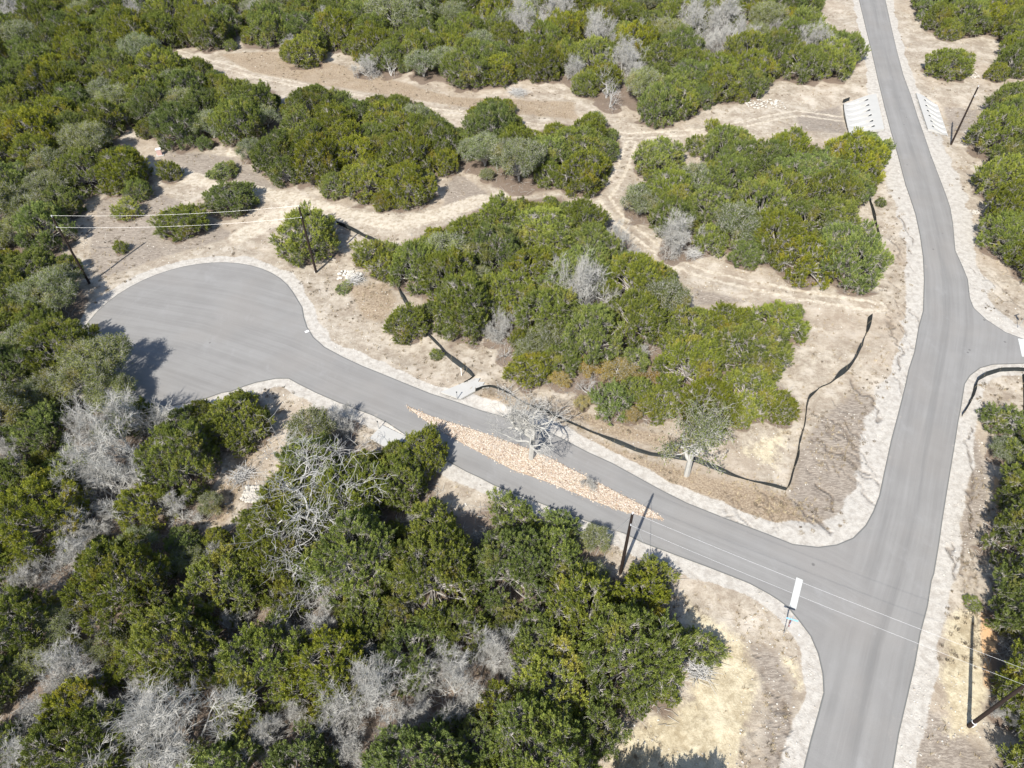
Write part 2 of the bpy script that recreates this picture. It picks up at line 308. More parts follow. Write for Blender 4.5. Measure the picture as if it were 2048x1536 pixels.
LONE = [(610,466,143,1.05,'broad dark round juniper beside the second utility pole above the cul-de-sac'),
 (460,392,112,0.8,'low wide juniper alone on bare ground between the upper woods'),
 (362,442,98,0.95,'juniper alone under the wires between the two utility poles'),
 (338,342,44,1.3,'small young juniper alone right of the upper left wood'),
 (445,338,62,0.8,'low grey green juniper bush above the low wide one'),
 (252,420,52,0.9,'small yellowish juniper at the wood edge right of the left utility pole'),
 (240,495,26,1.4,'tiny upright juniper on dry ground above the cul-de-sac rim'),
 (610,98,88,1.1,'juniper standing forward of the top wood on the dirt track verge'),
 (1900,122,98,0.95,'round juniper alone between main road and upper right wood'),
 (1320,312,115,1.0,'juniper right of the sandy gap where the dirt track turns down'),
 (1400,290,52,1.2,'narrow juniper beside the larger one right of the sandy gap'),
 (1303,346,34,1.2,'small juniper bush at the lower left foot of a bigger one'),
 (735,503,62,1.2,'open reddish juniper right of the second utility pole'),
 (768,530,66,1.1,'rounded juniper against the central grove near the silt fence end'),
 (775,500,50,1.1,'grey green juniper by the end of the upper silt fence'),
 (812,640,98,1.05,'dark juniper between cul-de-sac neck and silt fence'),
 (872,708,26,1.0,'tiny green bush beside the silt fence above the white driveway apron'),
 (688,572,34,0.5,'low green shrub lying on pale ground right of the cul-de-sac'),
 (472,842,140,1.05,'large juniper hanging over the lower edge of the cul-de-sac neck'),
 (1425,250,26,1.6,'tiny pale leaved sapling on sand above the grove'),
 (1428,340,62,1.1,'juniper at the top of the grove beside the sandy opening'),
 (1420,480,64,1.3,'upright juniper at the pale clearing edge below the grove'),
 (1762,404,22,1.0,'tiny bush beside the short silt fence by the main road'),
 (2010,838,80,0.8,'sparse grey green bush inside the right silt fence'),
 (1945,1206,34,0.5,'little green weed bush above the long pole shadow on the right bank'),
 (1405,1290,75,1.2,'thin open juniper leaning out over the yellow bank'),
 (1335,1385,50,1.0,'small juniper at the wood corner on the yellow bank'),
 (1120,1055,70,1.1,'juniper at the wood edge left of the middle utility pole'),
 (1300,1150,80,1.1,'juniper just below the middle utility pole at the road edge'),
 (1022,1025,90,1.1,'juniper at the wood edge with its shadow across the lower lane'),
 (842,905,115,1.15,'juniper whose shadow falls across the lower lane opposite the island point'),
 (1318,800,95,1.1,'juniper at the lower front edge of the central grove left of the half bare oak'),
 (1225,800,80,1.1,'juniper at the front edge of the central grove above the rusty oaks'),
 (1060,735,95,1.1,'juniper at the lower left corner of the central grove above the island oak'),
 (1500,780,130,1.0,'wide juniper at the lower right of the central grove inside the silt fence'),
 (1560,645,120,1.0,'broad juniper at the right end of the central grove beside the pale slope')]
for px, py, w, hf, lab in LONE: add_tree('jun', px, py, w, hf, '', lab, lone=True)
add_tree('bare', 1178, 965, 34, 1.5, 'island', 'thin leafless sapling on the lower edge of the stone filled island')
# trees below the frame that throw the shadows seen at the lower edge
for px, py, w in ((1265,1640,170),(1335,1650,160),(1400,1660,170)): add_tree('jun', px, py, w, 1.5, 'lower edge', 'juniper at the very bottom of the photo, mostly below its edge')
# fill the woods, large crowns first
def fill():
    rs = np.random.RandomState(5)
    pos = [(t['x'], t['y'], t['R'] * (0.8 if t['kind'] in ('bare', 'dead') else 0.25 if t['kind'] == 'deadoak' else 0.85)) for t in TREES]
    for name, poly in WOODS.items():
        P = np.array(poly, float); mn = P.min(0); mx = P.max(0)
        mn = np.maximum(mn, [-70, -75]); mx = np.minimum(mx, [2120, 1610])
        for R, fac, tries in ((4.6, 0.62, 800), (4.0, 0.62, 1300), (3.4, 0.62, 1700), (2.7, 0.66, 2000), (2.0, 0.70, 2200), (1.4, 0.75, 2200)):
            C = mn + rs.rand(tries, 2) * (mx - mn); C = C[inside(C, P)]
            for c in C:
                Rr = R * rs.uniform(0.9, 1.08); hf = rs.uniform(1.2, 1.5); zc = Rr * hf * 0.5
                x, y = G(c[0], c[1], zc); dd = (RM.T @ np.array([x, y, zc - H]))[2]; rp = 0.80 * Rr * F / dd
                a = np.linspace(0, 2 * np.pi, 10)[:-1]
                if not inside(np.c_[c[0] + rp * np.cos(a), c[1] + rp * 0.92 * np.sin(a)], P).all(): continue
                if any((x - q[0]) ** 2 + (y - q[1]) ** 2 < (fac * (Rr + q[2])) ** 2 for q in pos): continue
                pos.append((x, y, Rr))
                TREES.append(dict(kind='jun', px=c[0], py=c[1], x=x, y=y, R=Rr, h=Rr * hf, patch=name, lab=None, fixed=False, lone=False))
fill()
road_c = np.array([[t['x'], t['y']] for t in TREES])
_in = inside(road_c, ROAD)
TREES = [t for t, k in zip(TREES, _in) if not k or t['fixed']]
njun = sum(t['kind'] == 'jun' for t in TREES)
print('trees', len(TREES), 'junipers', njun)
# over 290 junipers: the ones that show smallest become live oaks (greyer crowns) in the mixed left woods
if njun > 288:
    cand = [t for t in TREES if t['kind'] == 'jun' and not t['fixed']]
    for t in cand: t['pxr'] = t['R'] * F / (RM.T @ np.array([t['x'], t['y'], 2 - H]))[2]
    oaks = [t for t in cand if RG.random() < (0.13 if 'left' in t['patch'] else 0.08)]
    for t in oaks[:70]: t['kind'] = 'oak'
    cand = sorted([t for t in cand if t['kind'] == 'jun'], key=lambda t: t['pxr'])
    nj = sum(t['kind'] == 'jun' for t in TREES)
    for t in cand[:max(0, nj - 288)]: t['kind'] = 'mass'
    print('kinds', {k: sum(t['kind'] == k for t in TREES) for k in set(t['kind'] for t in TREES)})
TREEXY = np.array([[t['x'], t['y']] for t in TREES])

# ------------------------------------------------------------------ ground masks
TRACKS = [GP([(300,85),(430,126),(512,149),(640,178),(760,202),(880,222),(960,229),(1060,250),(1180,262),(1260,270),(1400,262),(1500,245),(1600,222),(1690,228)]),
          GP([(1262,285),(1250,320),(1232,360),(1208,395),(1240,440),(1290,478),(1345,520),(1420,548),(1500,568),(1600,588),(1690,602),(1760,612)])]
TR3 = [GP([(300,330),(400,360),(560,392),(640,415),(700,430),(800,448),(870,430),(960,400),(1010,395)]), GP([(470,300),(560,310)]), GP([(480,470),(600,405)])]
RILLS = [GP(p) for p in ([(1700,760),(1717,775),(1740,792),(1758,815),(1757,840)],[(1640,880),(1660,895),(1690,905),(1720,935),(1732,946)],[(1630,965),(1650,980),(1665,990),(1668,1012),(1664,1022)],[(1945,855),(1934,880),(1932,905),(1950,945),(1942,975),(1940,1040),(1944,1060)],[(1780,640),(1790,665),(1796,685),(1806,700),(1798,740)],[(1542,1380),(1570,1420),(1588,1450),(1560,1520)],[(1905,1090),(1908,1120),(1906,1160)],[(1800,430),(1815,455),(1826,490)],[(1780,470),(1796,500),(1798,512)],[(1590,1000),(1625,1030),(1655,1060)],[(1680,855),(1700,880),(1715,890)])]
_r = random.Random(77)
RILLW = [0.13] * len(RILLS)
for (bx0, by0, bx1, by1, dx, dy, nn_) in ((1610,770,1720,960,11,12,24),(1400,980,1600,1030,9,11,16),(1770,620,1815,760,3,14,7),(1760,440,1820,640,7,12,12),(1930,520,2030,620,12,9,9),(1500,1300,1570,1500,4,14,8),(1930,1080,1975,1200,-3,14,6)):
    for _ in range(nn_):
        x, y = _r.uniform(bx0, bx1), _r.uniform(by0, by1); q = [(x, y)]
        for _k in range(_r.randint(3, 7)): x += dx * _r.uniform(.3, 1.3) + _r.uniform(-4, 4); y += dy * _r.uniform(.3, 1.2) + _r.uniform(-3, 3); q.append((x, y))
        RILLS.append(GP(q)); RILLW.append(_r.uniform(0.05, 0.10))
def polys(L): return [GP(p) for p in L]
YEL = polys([[(1365,1180),(1430,1235),(1500,1280),(1525,1350),(1515,1430),(1490,1500),(1470,1640),(1150,1640),(1250,1450),(1375,1390)],[(1420,900),(1560,840),(1602,850),(1572,960),(1480,930)],[(1560,700),(1640,640),(1730,640),(1700,735),(1620,790),(1560,740)],[(1888,1230),(1960,1190),(1985,1300),(1985,1400),(1960,1480),(1900,1480),(1870,1350)],[(1556,1300),(1600,1320),(1615,1370),(1600,1400)]])
GREY = polys([[(190,400),(300,370),(420,430),(480,470),(330,515),(200,560),(170,520)],[(325,295),(470,310),(560,370),(540,395),(420,380),(320,350)],[(1590,900),(1640,830),(1715,765),(1762,800),(1752,900),(1722,1010),(1665,1045),(1580,1055),(1480,1030),(1400,985),(1440,965),(1573,985)],[(1935,850),(1962,880),(1985,950),(1980,1030),(1950,1100),(1905,1130),(1922,990)],[(1480,1270),(1560,1290),(1600,1390),(1590,1470),(1560,1640),(1500,1640),(1530,1400)],[(1840,1400),(1940,1470),(2048,1530),(2100,1640),(1790,1640)],[(1590,225),(1685,200),(1700,262),(1600,262)],[(1885,205),(1960,215),(1970,250),(1905,262)],[(1380,570),(1500,600),(1450,615),(1390,612)],[(900,330),(1000,395),(880,420)],[(520,390),(640,390),(660,400),(560,385)]])
GRS = polys([[(1130,850),(1300,915),(1573,985),(1640,1050),(1560,1065),(1450,1020),(1300,955),(1180,900)],[(1100,790),(1200,830),(1320,860),(1420,890),(1350,905),(1230,880),(1120,830)],[(690,570),(780,560),(800,600),(770,650),(720,640)],[(930,790),(980,775),(1030,800),(1040,825),(960,815)],[(395,1040),(470,910),(520,900),(480,1000),(450,1060)],[(700,790),(760,830),(740,850),(690,830)],[(1740,30),(1790,120),(1830,200),(1800,80)],[(430,105),(560,100),(700,130),(900,190),(1150,200),(1160,240),(1000,225),(700,180),(500,145)]])
ORG = polys([[(1985,945),(2010,960),(2008,1030),(1992,1040)],[(1958,1215),(2000,1225),(1998,1390),(1966,1370)],[(1230,585),(1262,570),(1262,610),(1240,610)]])
APR = polys([[(881,784),(921,798),(950,782),(960,777),(978,774.5),(979,770.5),(965,769.5),(970,764.5),(956,763.5),(960,756.5),(950,756)],[(764.5,850.5),(739,876),(790,905),(812,873)]])
CULV = GP([(1689,199),(1753,187),(1769,258),(1701,262)]); CULV2 = GP([(1832,185),(1878,202),(1900,265),(1856,258)])
def polymask(P, L, soft):
    r = np.zeros(len(P))
    for q in L:
        mn = q.min(0) - soft; mx = q.max(0) + soft
        k = np.where((P[:, 0] > mn[0]) & (P[:, 0] < mx[0]) & (P[:, 1] > mn[1]) & (P[:, 1] < mx[1]))[0]
        if not len(k): continue
        d = dist(P[k], q, True); s = np.where(inside(P[k], q), d, -d); r[k] = np.maximum(r[k], sstep(-soft * 0.7, soft, s))
    return r
def roadsd(P):
    d = dist(P, ROAD, True); return np.where(inside(P, ROAD), -d, d)
def height(P, rd):
    z = (nz(P, 6, 1) - 0.5) * 0.30 + (nz(P, 1.7, 2) - 0.5) * 0.10 + (nz(P, 0.7, 3) - 0.5) * 0.04
    z = z * sstep(0.8, 4.0, rd) - 0.045 - 0.10 * sstep(1.5, 4, rd)
    for c, dep, sg in ((G(1715, 228), 0.9, 5.5), (G(1870, 228), 0.8, 4.5)):
        r2 = ((P - c) ** 2).sum(1); z -= dep * np.exp(-r2 / (2 * sg * sg)) * sstep(0.3, 3.0, rd)
    for c, h, sg in ((G(1000, 802), 0.6, 1.3), (G(1225, 590), 0.2, 2)):
        r2 = ((P - c) ** 2).sum(1); z += h * np.exp(-r2 / (2 * sg * sg)) * sstep(0.3, 2.0, rd)
    return z
WOODG = [GP(np.clip(np.array(q, float), -300, 2400)) for q in WOODS.values()]
def masks(P):
    rd = roadsd(P); M = {}
    w = 1.5 + 1.6 * np.exp(-((P - G(1700, 1060)) ** 2).sum(1) / 50) + 1.2 * np.exp(-((P - G(1790, 850)) ** 2).sum(1) / 60) + 1.3 * np.exp(-((P - G(1880, 330)) ** 2).sum(1) / 900) + 0.9 * np.exp(-((P - G(1960, 600)) ** 2).sum(1) / 60)
    w = w * (0.8 + 0.5 * nz(P, 2.3, 61))
    M['shoulder'] = 1 - sstep(0.6, 1.35, rd / w)
    tr = np.zeros(len(P))
    for t in TRACKS:
        d = dist(P, t); rut = np.exp(-((d - 0.85) / 0.45) ** 2); tr = np.maximum(tr, np.maximum(rut * 0.75, 0.32 * (1 - sstep(1.2, 3.0, d))))
    for t in TR3: tr = np.maximum(tr, 0.75 * (1 - sstep(0.8, 3.2, dist(P, t))))
    M['track'] = tr
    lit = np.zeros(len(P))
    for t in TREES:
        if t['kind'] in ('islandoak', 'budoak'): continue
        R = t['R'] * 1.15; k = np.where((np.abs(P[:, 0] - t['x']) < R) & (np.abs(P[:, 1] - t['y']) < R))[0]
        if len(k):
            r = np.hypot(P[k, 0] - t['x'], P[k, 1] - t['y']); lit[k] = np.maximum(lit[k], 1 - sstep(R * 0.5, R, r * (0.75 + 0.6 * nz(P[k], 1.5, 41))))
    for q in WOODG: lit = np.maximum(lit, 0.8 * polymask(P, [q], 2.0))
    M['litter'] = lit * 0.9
    M['yellow'] = np.maximum(polymask(P, [YEL[0], YEL[3], YEL[4]], 2.6), np.maximum(0.55 * polymask(P, [YEL[1]], 2.6), 0.30 * polymask(P, [YEL[2]], 4.0))); M['grey'] = polymask(P, GREY, 2.4); M['grass'] = polymask(P, GRS, 2.6); M['orange'] = polymask(P, ORG, 0.9)
    ri = np.zeros(len(P)); Pw = P + np.c_[(nz(P, 0.8, 8) - 0.5), (nz(P, 0.8, 9) - 0.5)] * 0.9
    for t, rw in zip(RILLS, RILLW):
        k = np.where((Pw[:, 0] > t[:, 0].min() - 1) & (Pw[:, 0] < t[:, 0].max() + 1) & (Pw[:, 1] > t[:, 1].min() - 1) & (Pw[:, 1] < t[:, 1].max() + 1))[0]
        if len(k): ri[k] = np.maximum(ri[k], np.exp(-(dist(Pw[k], t) / rw) ** 2) * min(1, rw * 7))
    M['rill'] = ri
    return rd, M

# ------------------------------------------------------------------ ground sheet
def build_ground():
    xs = np.concatenate([np.arange(-150, 22, 0.36), np.arange(22, 66, 0.16), np.arange(66, 150.01, 0.36)]); ex = [170, 200, 260, 380, 700, 1500, 3000]
    xs = np.concatenate([-np.array(ex[::-1]), xs, ex])
    ys = [2.0]
    while ys[-1] < 215: ys.append(ys[-1] + 0.13 + 0.0024 * ys[-1])
    ys = np.concatenate([[-1500, -500, -150, -50, -15, -5], ys, [230, 260, 320, 450, 800, 1500, 3000]])
    X, Y = np.meshgrid(xs, ys); P = np.c_[X.ravel(), Y.ravel()]
    rd = np.full(len(P), 50.0); z = np.full(len(P), -0.15); near = (np.abs(P[:, 0]) < 152) & (P[:, 1] > 1) & (P[:, 1] < 216)
    A = {k: np.zeros(len(P)) for k in ('shoulder', 'track', 'litter', 'yellow', 'grey', 'grass', 'orange', 'rill')}
    A['litter'][:] = 0.4
    rn, M = masks(P[near]); rd[near] = rn
    z[near] = height(P[near], rn) - 0.05 * M['rill']
    for q in APR: z[inside(P, q)] = -0.35
    for q in (CULV, CULV2):
        c = q.mean(0); q2 = c + (q - c) * 1.0
        k = inside(P, q2); z[k] -= 0.55
    for k in A: A[k][near] = M[k]
    n, mm = X.shape; i = np.arange(n * mm).reshape(n, mm)
    F4 = np.stack([i[:-1, :-1], i[:-1, 1:], i[1:, 1:], i[1:, :-1]], -1).reshape(-1, 4)
    m = N('ground'); p = m.pos()
    n1 = m.noise(0.35, detail=6, rough=0.65); n2 = m.noise(1.6, detail=6, rough=0.7); n3 = m.noise(7.0, detail=4, rough=0.7); n4 = m.noise(0.07, detail=3)
    nn = m.math('ADD', m.math('MULTIPLY', n1, 0.45), m.math('ADD', m.math('MULTIPLY', n2, 0.35), m.math('MULTIPLY', n3, 0.2)))
    st = m.noise(2.2, m.scaled(p, (0.35, 1.6, 1), 0.5), 5, 0.7)
    def msk(name, ch, lo=0.35, hi=0.65, amp=0.9):
        a = m.attr(name, ch) if ch else m.attr(name)
        return m.ramp(m.math('ADD', a, m.math('MULTIPLY', m.math('SUBTRACT', nn, 0.5), amp * 2)), lo, hi)
    c = m.mix(m.ramp(nn, 0.38, 0.62), (0.245, 0.200, 0.152), (0.450, 0.400, 0.325))
    c = m.mix(m.math('MULTIPLY', m.ramp(n1, 0.52, 0.66), 0.6), c, (0.471, 0.423, 0.360))
    c = m.mix(m.math('MULTIPLY', m.ramp(st, 0.56, 0.70), 0.65), c, (0.183, 0.141, 0.107))
    c = m.mix(m.math('MULTIPLY', m.ramp(n4, 0.5, 0.62), 0.3), c, (0.379, 0.305, 0.232))
    g = m.mix(m.ramp(m.noise(3.5, m.scaled(p, (0.5, 2, 1), -0.5), 6, 0.75), 0.40, 0.64), (0.167, 0.138, 0.113), (0.336, 0.294, 0.246))
    c = m.mix(m.math('MULTIPLY', msk('grey', None), 0.85), c, g)
    y = m.mix(m.ramp(nn, 0.40, 0.60), (0.33, 0.270, 0.165), (0.60, 0.530, 0.365))
    c = m.mix(m.math('MULTIPLY', msk('yellow', None), 0.72), c, y)
    t = m.mix(m.ramp(n2, 0.35, 0.6), (0.357, 0.299, 0.225), (0.515, 0.463, 0.378))
    c = m.mix(m.math('MULTIPLY', msk('track', None, 0.35, 0.65, 0.6), 0.9), c, t)
    gr = m.mix(m.ramp(m.noise(5, detail=5, rough=0.75), 0.38, 0.64), (0.183, 0.130, 0.083), (0.367, 0.293, 0.204))
    c = m.mix(m.math('MULTIPLY', msk('grass', None), 0.8), c, gr)
    c = m.mix(m.math('MULTIPLY', msk('orange', None), 0.9), c, m.mix(n2, (0.439, 0.239, 0.102), (0.607, 0.407, 0.229)))
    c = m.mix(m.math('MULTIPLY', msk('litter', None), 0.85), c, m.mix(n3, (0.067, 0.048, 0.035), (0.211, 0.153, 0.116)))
    sh = m.mix(m.ramp(n2, 0.35, 0.62), (0.350, 0.322, 0.285), (0.455, 0.430, 0.388))
    sh = m.mix(m.math('MULTIPLY', m.ramp(m.noise(1.1, detail=6, rough=0.7), 0.58, 0.72), 0.6), sh, (0.236, 0.220, 0.199))
    c = m.mix(msk('shoulder', None, 0.36, 0.62, 0.85), c, sh)
    c = m.mix(m.math('MULTIPLY', m.attr('rill'), 0.7), c, (0.111, 0.082, 0.058))
    # small dark specks: weeds, stones, clods
    v = m.n('TexVoronoi'); v.inputs['Scale'].default_value = 1.3; m.l(p, v.inputs['Vector'])
    sp = m.math('MULTIPLY', m.math('SUBTRACT', 1.0, m.ramp(v.outputs['Distance'], 0.05, 0.32)), m.ramp(m.noise(0.5, detail=3), 0.52, 0.62))
    fine = m.noise(11.0, m.scaled(p, (0.6, 1.4, 1), -0.6), 6, 0.8)
    fm = m.math('MULTIPLY', m.ramp(fine, 0.56, 0.68), m.ramp(m.noise(0.6, detail=4), 0.40, 0.60))
    c = m.mix(m.math('MULTIPLY', m.math('MULTIPLY', fm, m.math('SUBTRACT', 1.0, m.math('MULTIPLY', m.attr('shoulder'), 0.7))), 0.55), c, (0.16, 0.130, 0.095))
    c = m.mix(m.math('MULTIPLY', m.ramp(fine, 0.42, 0.34), 0.22), c, (0.56, 0.52, 0.45))
    c = m.mix(m.math('MULTIPLY', m.math('MULTIPLY', sp, m.math('SUBTRACT', 1.0, m.attr('shoulder'))), 0.55), c, (0.20, 0.165, 0.125))
    m.bump(m.math('ADD', m.math('MULTIPLY', nn, 1.0), m.math('MULTIPLY', m.attr('rill'), -0.7)), 0.9, 0.22)
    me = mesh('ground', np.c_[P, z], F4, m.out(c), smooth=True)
    for k, v in A.items():
        a = me.attributes.new(k, 'FLOAT', 'POINT'); a.data.foreach_set('value', v.astype(np.float32))
    tag(link('ground', me), kind='structure')
build_ground()

# ------------------------------------------------------------------ road
def sheet(name, outline, z, mat, step=0.8, attrs=None, thick=0.0):
    P0 = outline; mn = P0.min(0); mx = P0.max(0)
    gx, gy = np.meshgrid(np.arange(mn[0], mx[0], step), np.arange(mn[1], mx[1], step)); Q = np.c_[gx.ravel(), gy.ravel()]
    Q = Q[inside(Q, P0)]; Q = Q[dist(Q, P0, True) > step * 0.4]
    A = np.vstack([P0, Q]); n = len(P0)
    r = geometry.delaunay_2d_cdt([Vector(a) for a in A], [], [list(range(n))], 1, 1e-4)
    V = np.array([[v.x, v.y] for v in r[0]]); tris = [list(f) for f in r[2]]
    nv = len(V); zz = np.full(nv, z)
    VV = np.c_[V, zz]; faces = [np.array(tris)]
    if thick:
        b = np.c_[P0, np.full(n, z)]; b2 = np.c_[P0, np.full(n, z - thick)]; VV = np.vstack([VV, b, b2]); i = np.arange(n); j = (i + 1) % n
        faces.append(np.stack([nv + i, nv + n + i, nv + n + j, nv + j], 1))
    me = mesh(name, VV, faces, mat)
    if attrs:
        for k, v in attrs(VV[:, :2]).items():
            a = me.attributes.new(k, 'FLOAT', 'POINT'); a.data.foreach_set('value', v.astype(np.float32))
    return me
def subdiv(P, s):
    out = []
    for i in range(len(P)):
        a, b = P[i], P[(i + 1) % len(P)]; k = max(1, int(np.hypot(*(b - a)) / s))
        for t in range(k): out.append(a + (b - a) * t / k)
    return np.array(out)
def road_attrs(P):
    dm, sm, am = dist(P, CLM, info=True); dc, sc, ac = dist(P, CLC, info=True)
    rc = np.hypot(*(P - C0).T)
    wc = sstep(-1.5, 1.5, dm - dc); wc = np.where(P[:, 0] < G(1560, 1150)[0], np.maximum(wc, sstep(0, 6, G(1600, 1150)[0] - P[:, 0])), wc)
    return dict(ml=sm, ma=am, cl=sc, ca=ac, wc=wc, rc=rc, ed=dist(P, ROAD, True))
def build_road():
    m = N('asphalt'); m.b.inputs['Roughness'].default_value = 0.9
    def comb(a, b, sa, sb):
        c = m.n('CombineXYZ'); m.l(m.math('MULTIPLY', m.attr(a), sa), c.inputs[0]); m.l(m.math('MULTIPLY', m.attr(b), sb), c.inputs[1]); return c.outputs[0]
    wc = m.attr('wc')
    def streak(s1, s2, det=3):
        a = m.noise(1, comb('ml', 'ma', s1, s2), det, 0.6); b = m.noise(1, comb('cl', 'ca', s1, s2), det, 0.6)
        return m.math('ADD', m.math('MULTIPLY', a, m.math('SUBTRACT', 1, wc)), m.math('MULTIPLY', b, wc))
    s1 = streak(0.9, 0.03); s2 = streak(3.5, 0.10, 4); big = m.noise(0.12, detail=4)
    c = m.mix(m.math('ADD', m.math('MULTIPLY', m.ramp(s1, 0.36, 0.64), 0.6), m.math('MULTIPLY', m.ramp(m.noise(0.28, detail=5, rough=0.6), 0.35, 0.65), 0.4)), (0.205, 0.199, 0.191), (0.252, 0.247, 0.238))
    c = m.mix(m.math('MULTIPLY', m.ramp(s2, 0.48, 0.72), 0.26), c, (0.289, 0.282, 0.274))
    c = m.mix(m.math('MULTIPLY', m.ramp(s2, 0.50, 0.30), 0.16), c, (0.180, 0.174, 0.167))
    c = m.mix(m.math('MULTIPLY', m.ramp(big, 0.45, 0.65), 0.35), c, (0.246, 0.230, 0.212))
    ml = m.attr('ml'); one = m.math('SUBTRACT', 1.0, wc)
    band = m.math('ADD', m.ramp(m.math('ABSOLUTE', m.math('SUBTRACT', ml, 0.1)), 0.75, 0.1), m.math('MULTIPLY', m.ramp(m.math('ABSOLUTE', m.math('ADD', m.math('ABSOLUTE', m.math('SUBTRACT', ml, 0.1)), -2.3)), 0.7, 0.1), 0.5))
    band = m.math('MULTIPLY', m.math('MULTIPLY', band, one), m.ramp(m.noise(1, comb('ml', 'ma', 1.2, 0.05), 4, 0.7), 0.35, 0.65))
    c = m.mix(m.math('MULTIPLY', band, 0.42), c, (0.13, 0.13, 0.128))
    pat = m.ramp(m.noise(0.35, m.scaled(m.pos(), (1, 0.6, 1), 0.4), 5, 0.72), 0.55, 0.72)
    c = m.mix(m.math('MULTIPLY', pat, 0.34), c, (0.30, 0.298, 0.295))
    # circling tyre marks in the bulb
    cc = m.n('CombineXYZ'); m.l(m.math('MULTIPLY', m.attr('rc'), 2.2), cc.inputs[0])
    ring = m.math('MULTIPLY', m.ramp(m.noise(1, cc.outputs[0], 3), 0.5, 0.7), m.ramp(m.attr('rc'), 14.5, 11.0))
    ring = m.math('MULTIPLY', ring, m.ramp(m.attr('rc'), 5.0, 9.0)); ring = m.math('MULTIPLY', ring, m.ramp(m.attr('ca'), 14.0, 4.0))
    c = m.mix(m.math('MULTIPLY', ring, 0.22), c, (0.28, 0.275, 0.27))
    # darker, smoother strip where the seal meets the edge; dust on the border
    ed = m.attr('ed'); f = m.noise(14, detail=5, rough=0.7); c = m.mix(m.math('MULTIPLY', m.ramp(f, 0.35, 0.65), 0.22), c, (0.14, 0.138, 0.132))
    c = m.mix(m.math('MULTIPLY', m.ramp(ed, 0.16, 0.05), 0.75), c, (0.10, 0.105, 0.10))
    d2 = m.math('MULTIPLY', m.ramp(ed, 1.0, 0.1), m.ramp(m.noise(0.5, detail=5, rough=0.7), 0.60, 0.70))
    c = m.mix(m.math('MULTIPLY', d2, 0.6), c, (0.33, 0.30, 0.27))
    v = m.n('TexVoronoi'); v.inputs['Scale'].default_value = 0.30; m.l(m.pos(), v.inputs['Vector'])
    sp = m.ramp(m.math('ADD', v.outputs['Distance'], m.math('MULTIPLY', f, 0.05)), 0.085, 0.055)
    c = m.mix(m.math('MULTIPLY', sp, 0.65), c, (0.09, 0.088, 0.085))
    m.bump(f, 0.25, 0.02)
    me = sheet('road', subdiv(ROAD, 1.0), 0.0, m.out(c), 0.9, road_attrs, 0.14)
    tag(link('road', me), kind='structure')
build_road()
def marking(pts, name, label):
    M = N('road_paint_white'); c = M.mix(M.ramp(M.noise(6, detail=5), 0.45, 0.75), (0.50, 0.51, 0.49), (0.41, 0.42, 0.40))
    q = GP(pts); me = sheet(name, subdiv(q, 0.4), 0.005, M.out(c), 0.4)
    tag(link(name, me), label, 'stop line')
marking([(1593,1154.5),(1579,1212),(1592,1219),(1606,1160)], 'stop_line', 'wide white stop line painted on the side road mouth below the island')
marking([(2036,677),(2044,713),(2065,716),(2056,679)], 'stop_line', 'pale stop line cut by the right edge on the right hand side road')

# ------------------------------------------------------------------ stone filled island
def rocks(n, P, smin, smax, rs, zf, flat=0.6):
    t = (1 + 5 ** .5) / 2
    B = np.array([(-1,t,0),(1,t,0),(-1,-t,0),(1,-t,0),(0,-1,t),(0,1,t),(0,-1,-t),(0,1,-t),(t,0,-1),(t,0,1),(-t,0,-1),(-t,0,1)]) / 1.9
    Fi = np.array([(0,11,5),(0,5,1),(0,1,7),(0,7,10),(0,10,11),(1,5,9),(5,11,4),(11,10,2),(10,7,6),(7,1,8),(3,9,4),(3,4,2),(3,2,6),(3,6,8),(3,8,9),(4,9,5),(2,4,11),(6,2,10),(8,6,7),(9,8,1)])
    n = len(P); s = rs.uniform(smin, smax, (n, 1, 1)) * 0.5
    V = B[None] * (1 + rs.uniform(-.28, .28, (n, 12, 3))) * s * rs.uniform(0.7, 1.3, (n, 1, 3)) * np.array([1, 1, flat])
    a = rs.uniform(0, 6.3, n); c, si = np.cos(a), np.sin(a)
    x = V[:, :, 0] * c[:, None] - V[:, :, 1] * si[:, None]; y = V[:, :, 0] * si[:, None] + V[:, :, 1] * c[:, None]
    z = V[:, :, 2] + s[:, 0] * flat * 0.5 + zf[:, None]
    VV = np.stack([x + P[:, :1], y + P[:, 1:2], z], -1).reshape(-1, 3)
    FF = (Fi[None] + (np.arange(n) * 12)[:, None, None]).reshape(-1, 3)
    return VV, FF, np.repeat(rs.rand(n), 20)
def build_island():
    M = N('island_bed'); c = M.mix(M.noise(8, detail=5), (0.22, 0.15, 0.10), (0.50, 0.38, 0.27))
    tag(link('island_bed', sheet('island_bed', subdiv(ISL, 0.6), 0.012, M.out(c), 0.6, None, 0.012)), kind='structure')
    rs = np.random.RandomState(3); mn, mx = ISL.min(0), ISL.max(0)
    P = mn + rs.rand(90000, 2) * (mx - mn); P = P[inside(P, ISL)]; P = P[dist(P, ISL, True) > 0.05][:15000]
    k_ = rs.randint(0, len(ISL), 420); t_ = rs.rand(420, 1); Q = ISL[k_] * (1 - t_) + ISL[(k_ + 1) % len(ISL)] * t_ + rs.normal(0, 0.16, (420, 2)); P = np.vstack([P, Q])
    V, Fc, t = rocks(0, P, 0.05, 0.20, rs, np.full(len(P), 0.012))
    o = link('island_stones', mesh('island_stones', V, Fc, M_ROCK, {'tone': t}))
    tag(o, 'cream and orange river stones heaped on the pointed traffic island', 'stones', None, 'stuff')
build_island()

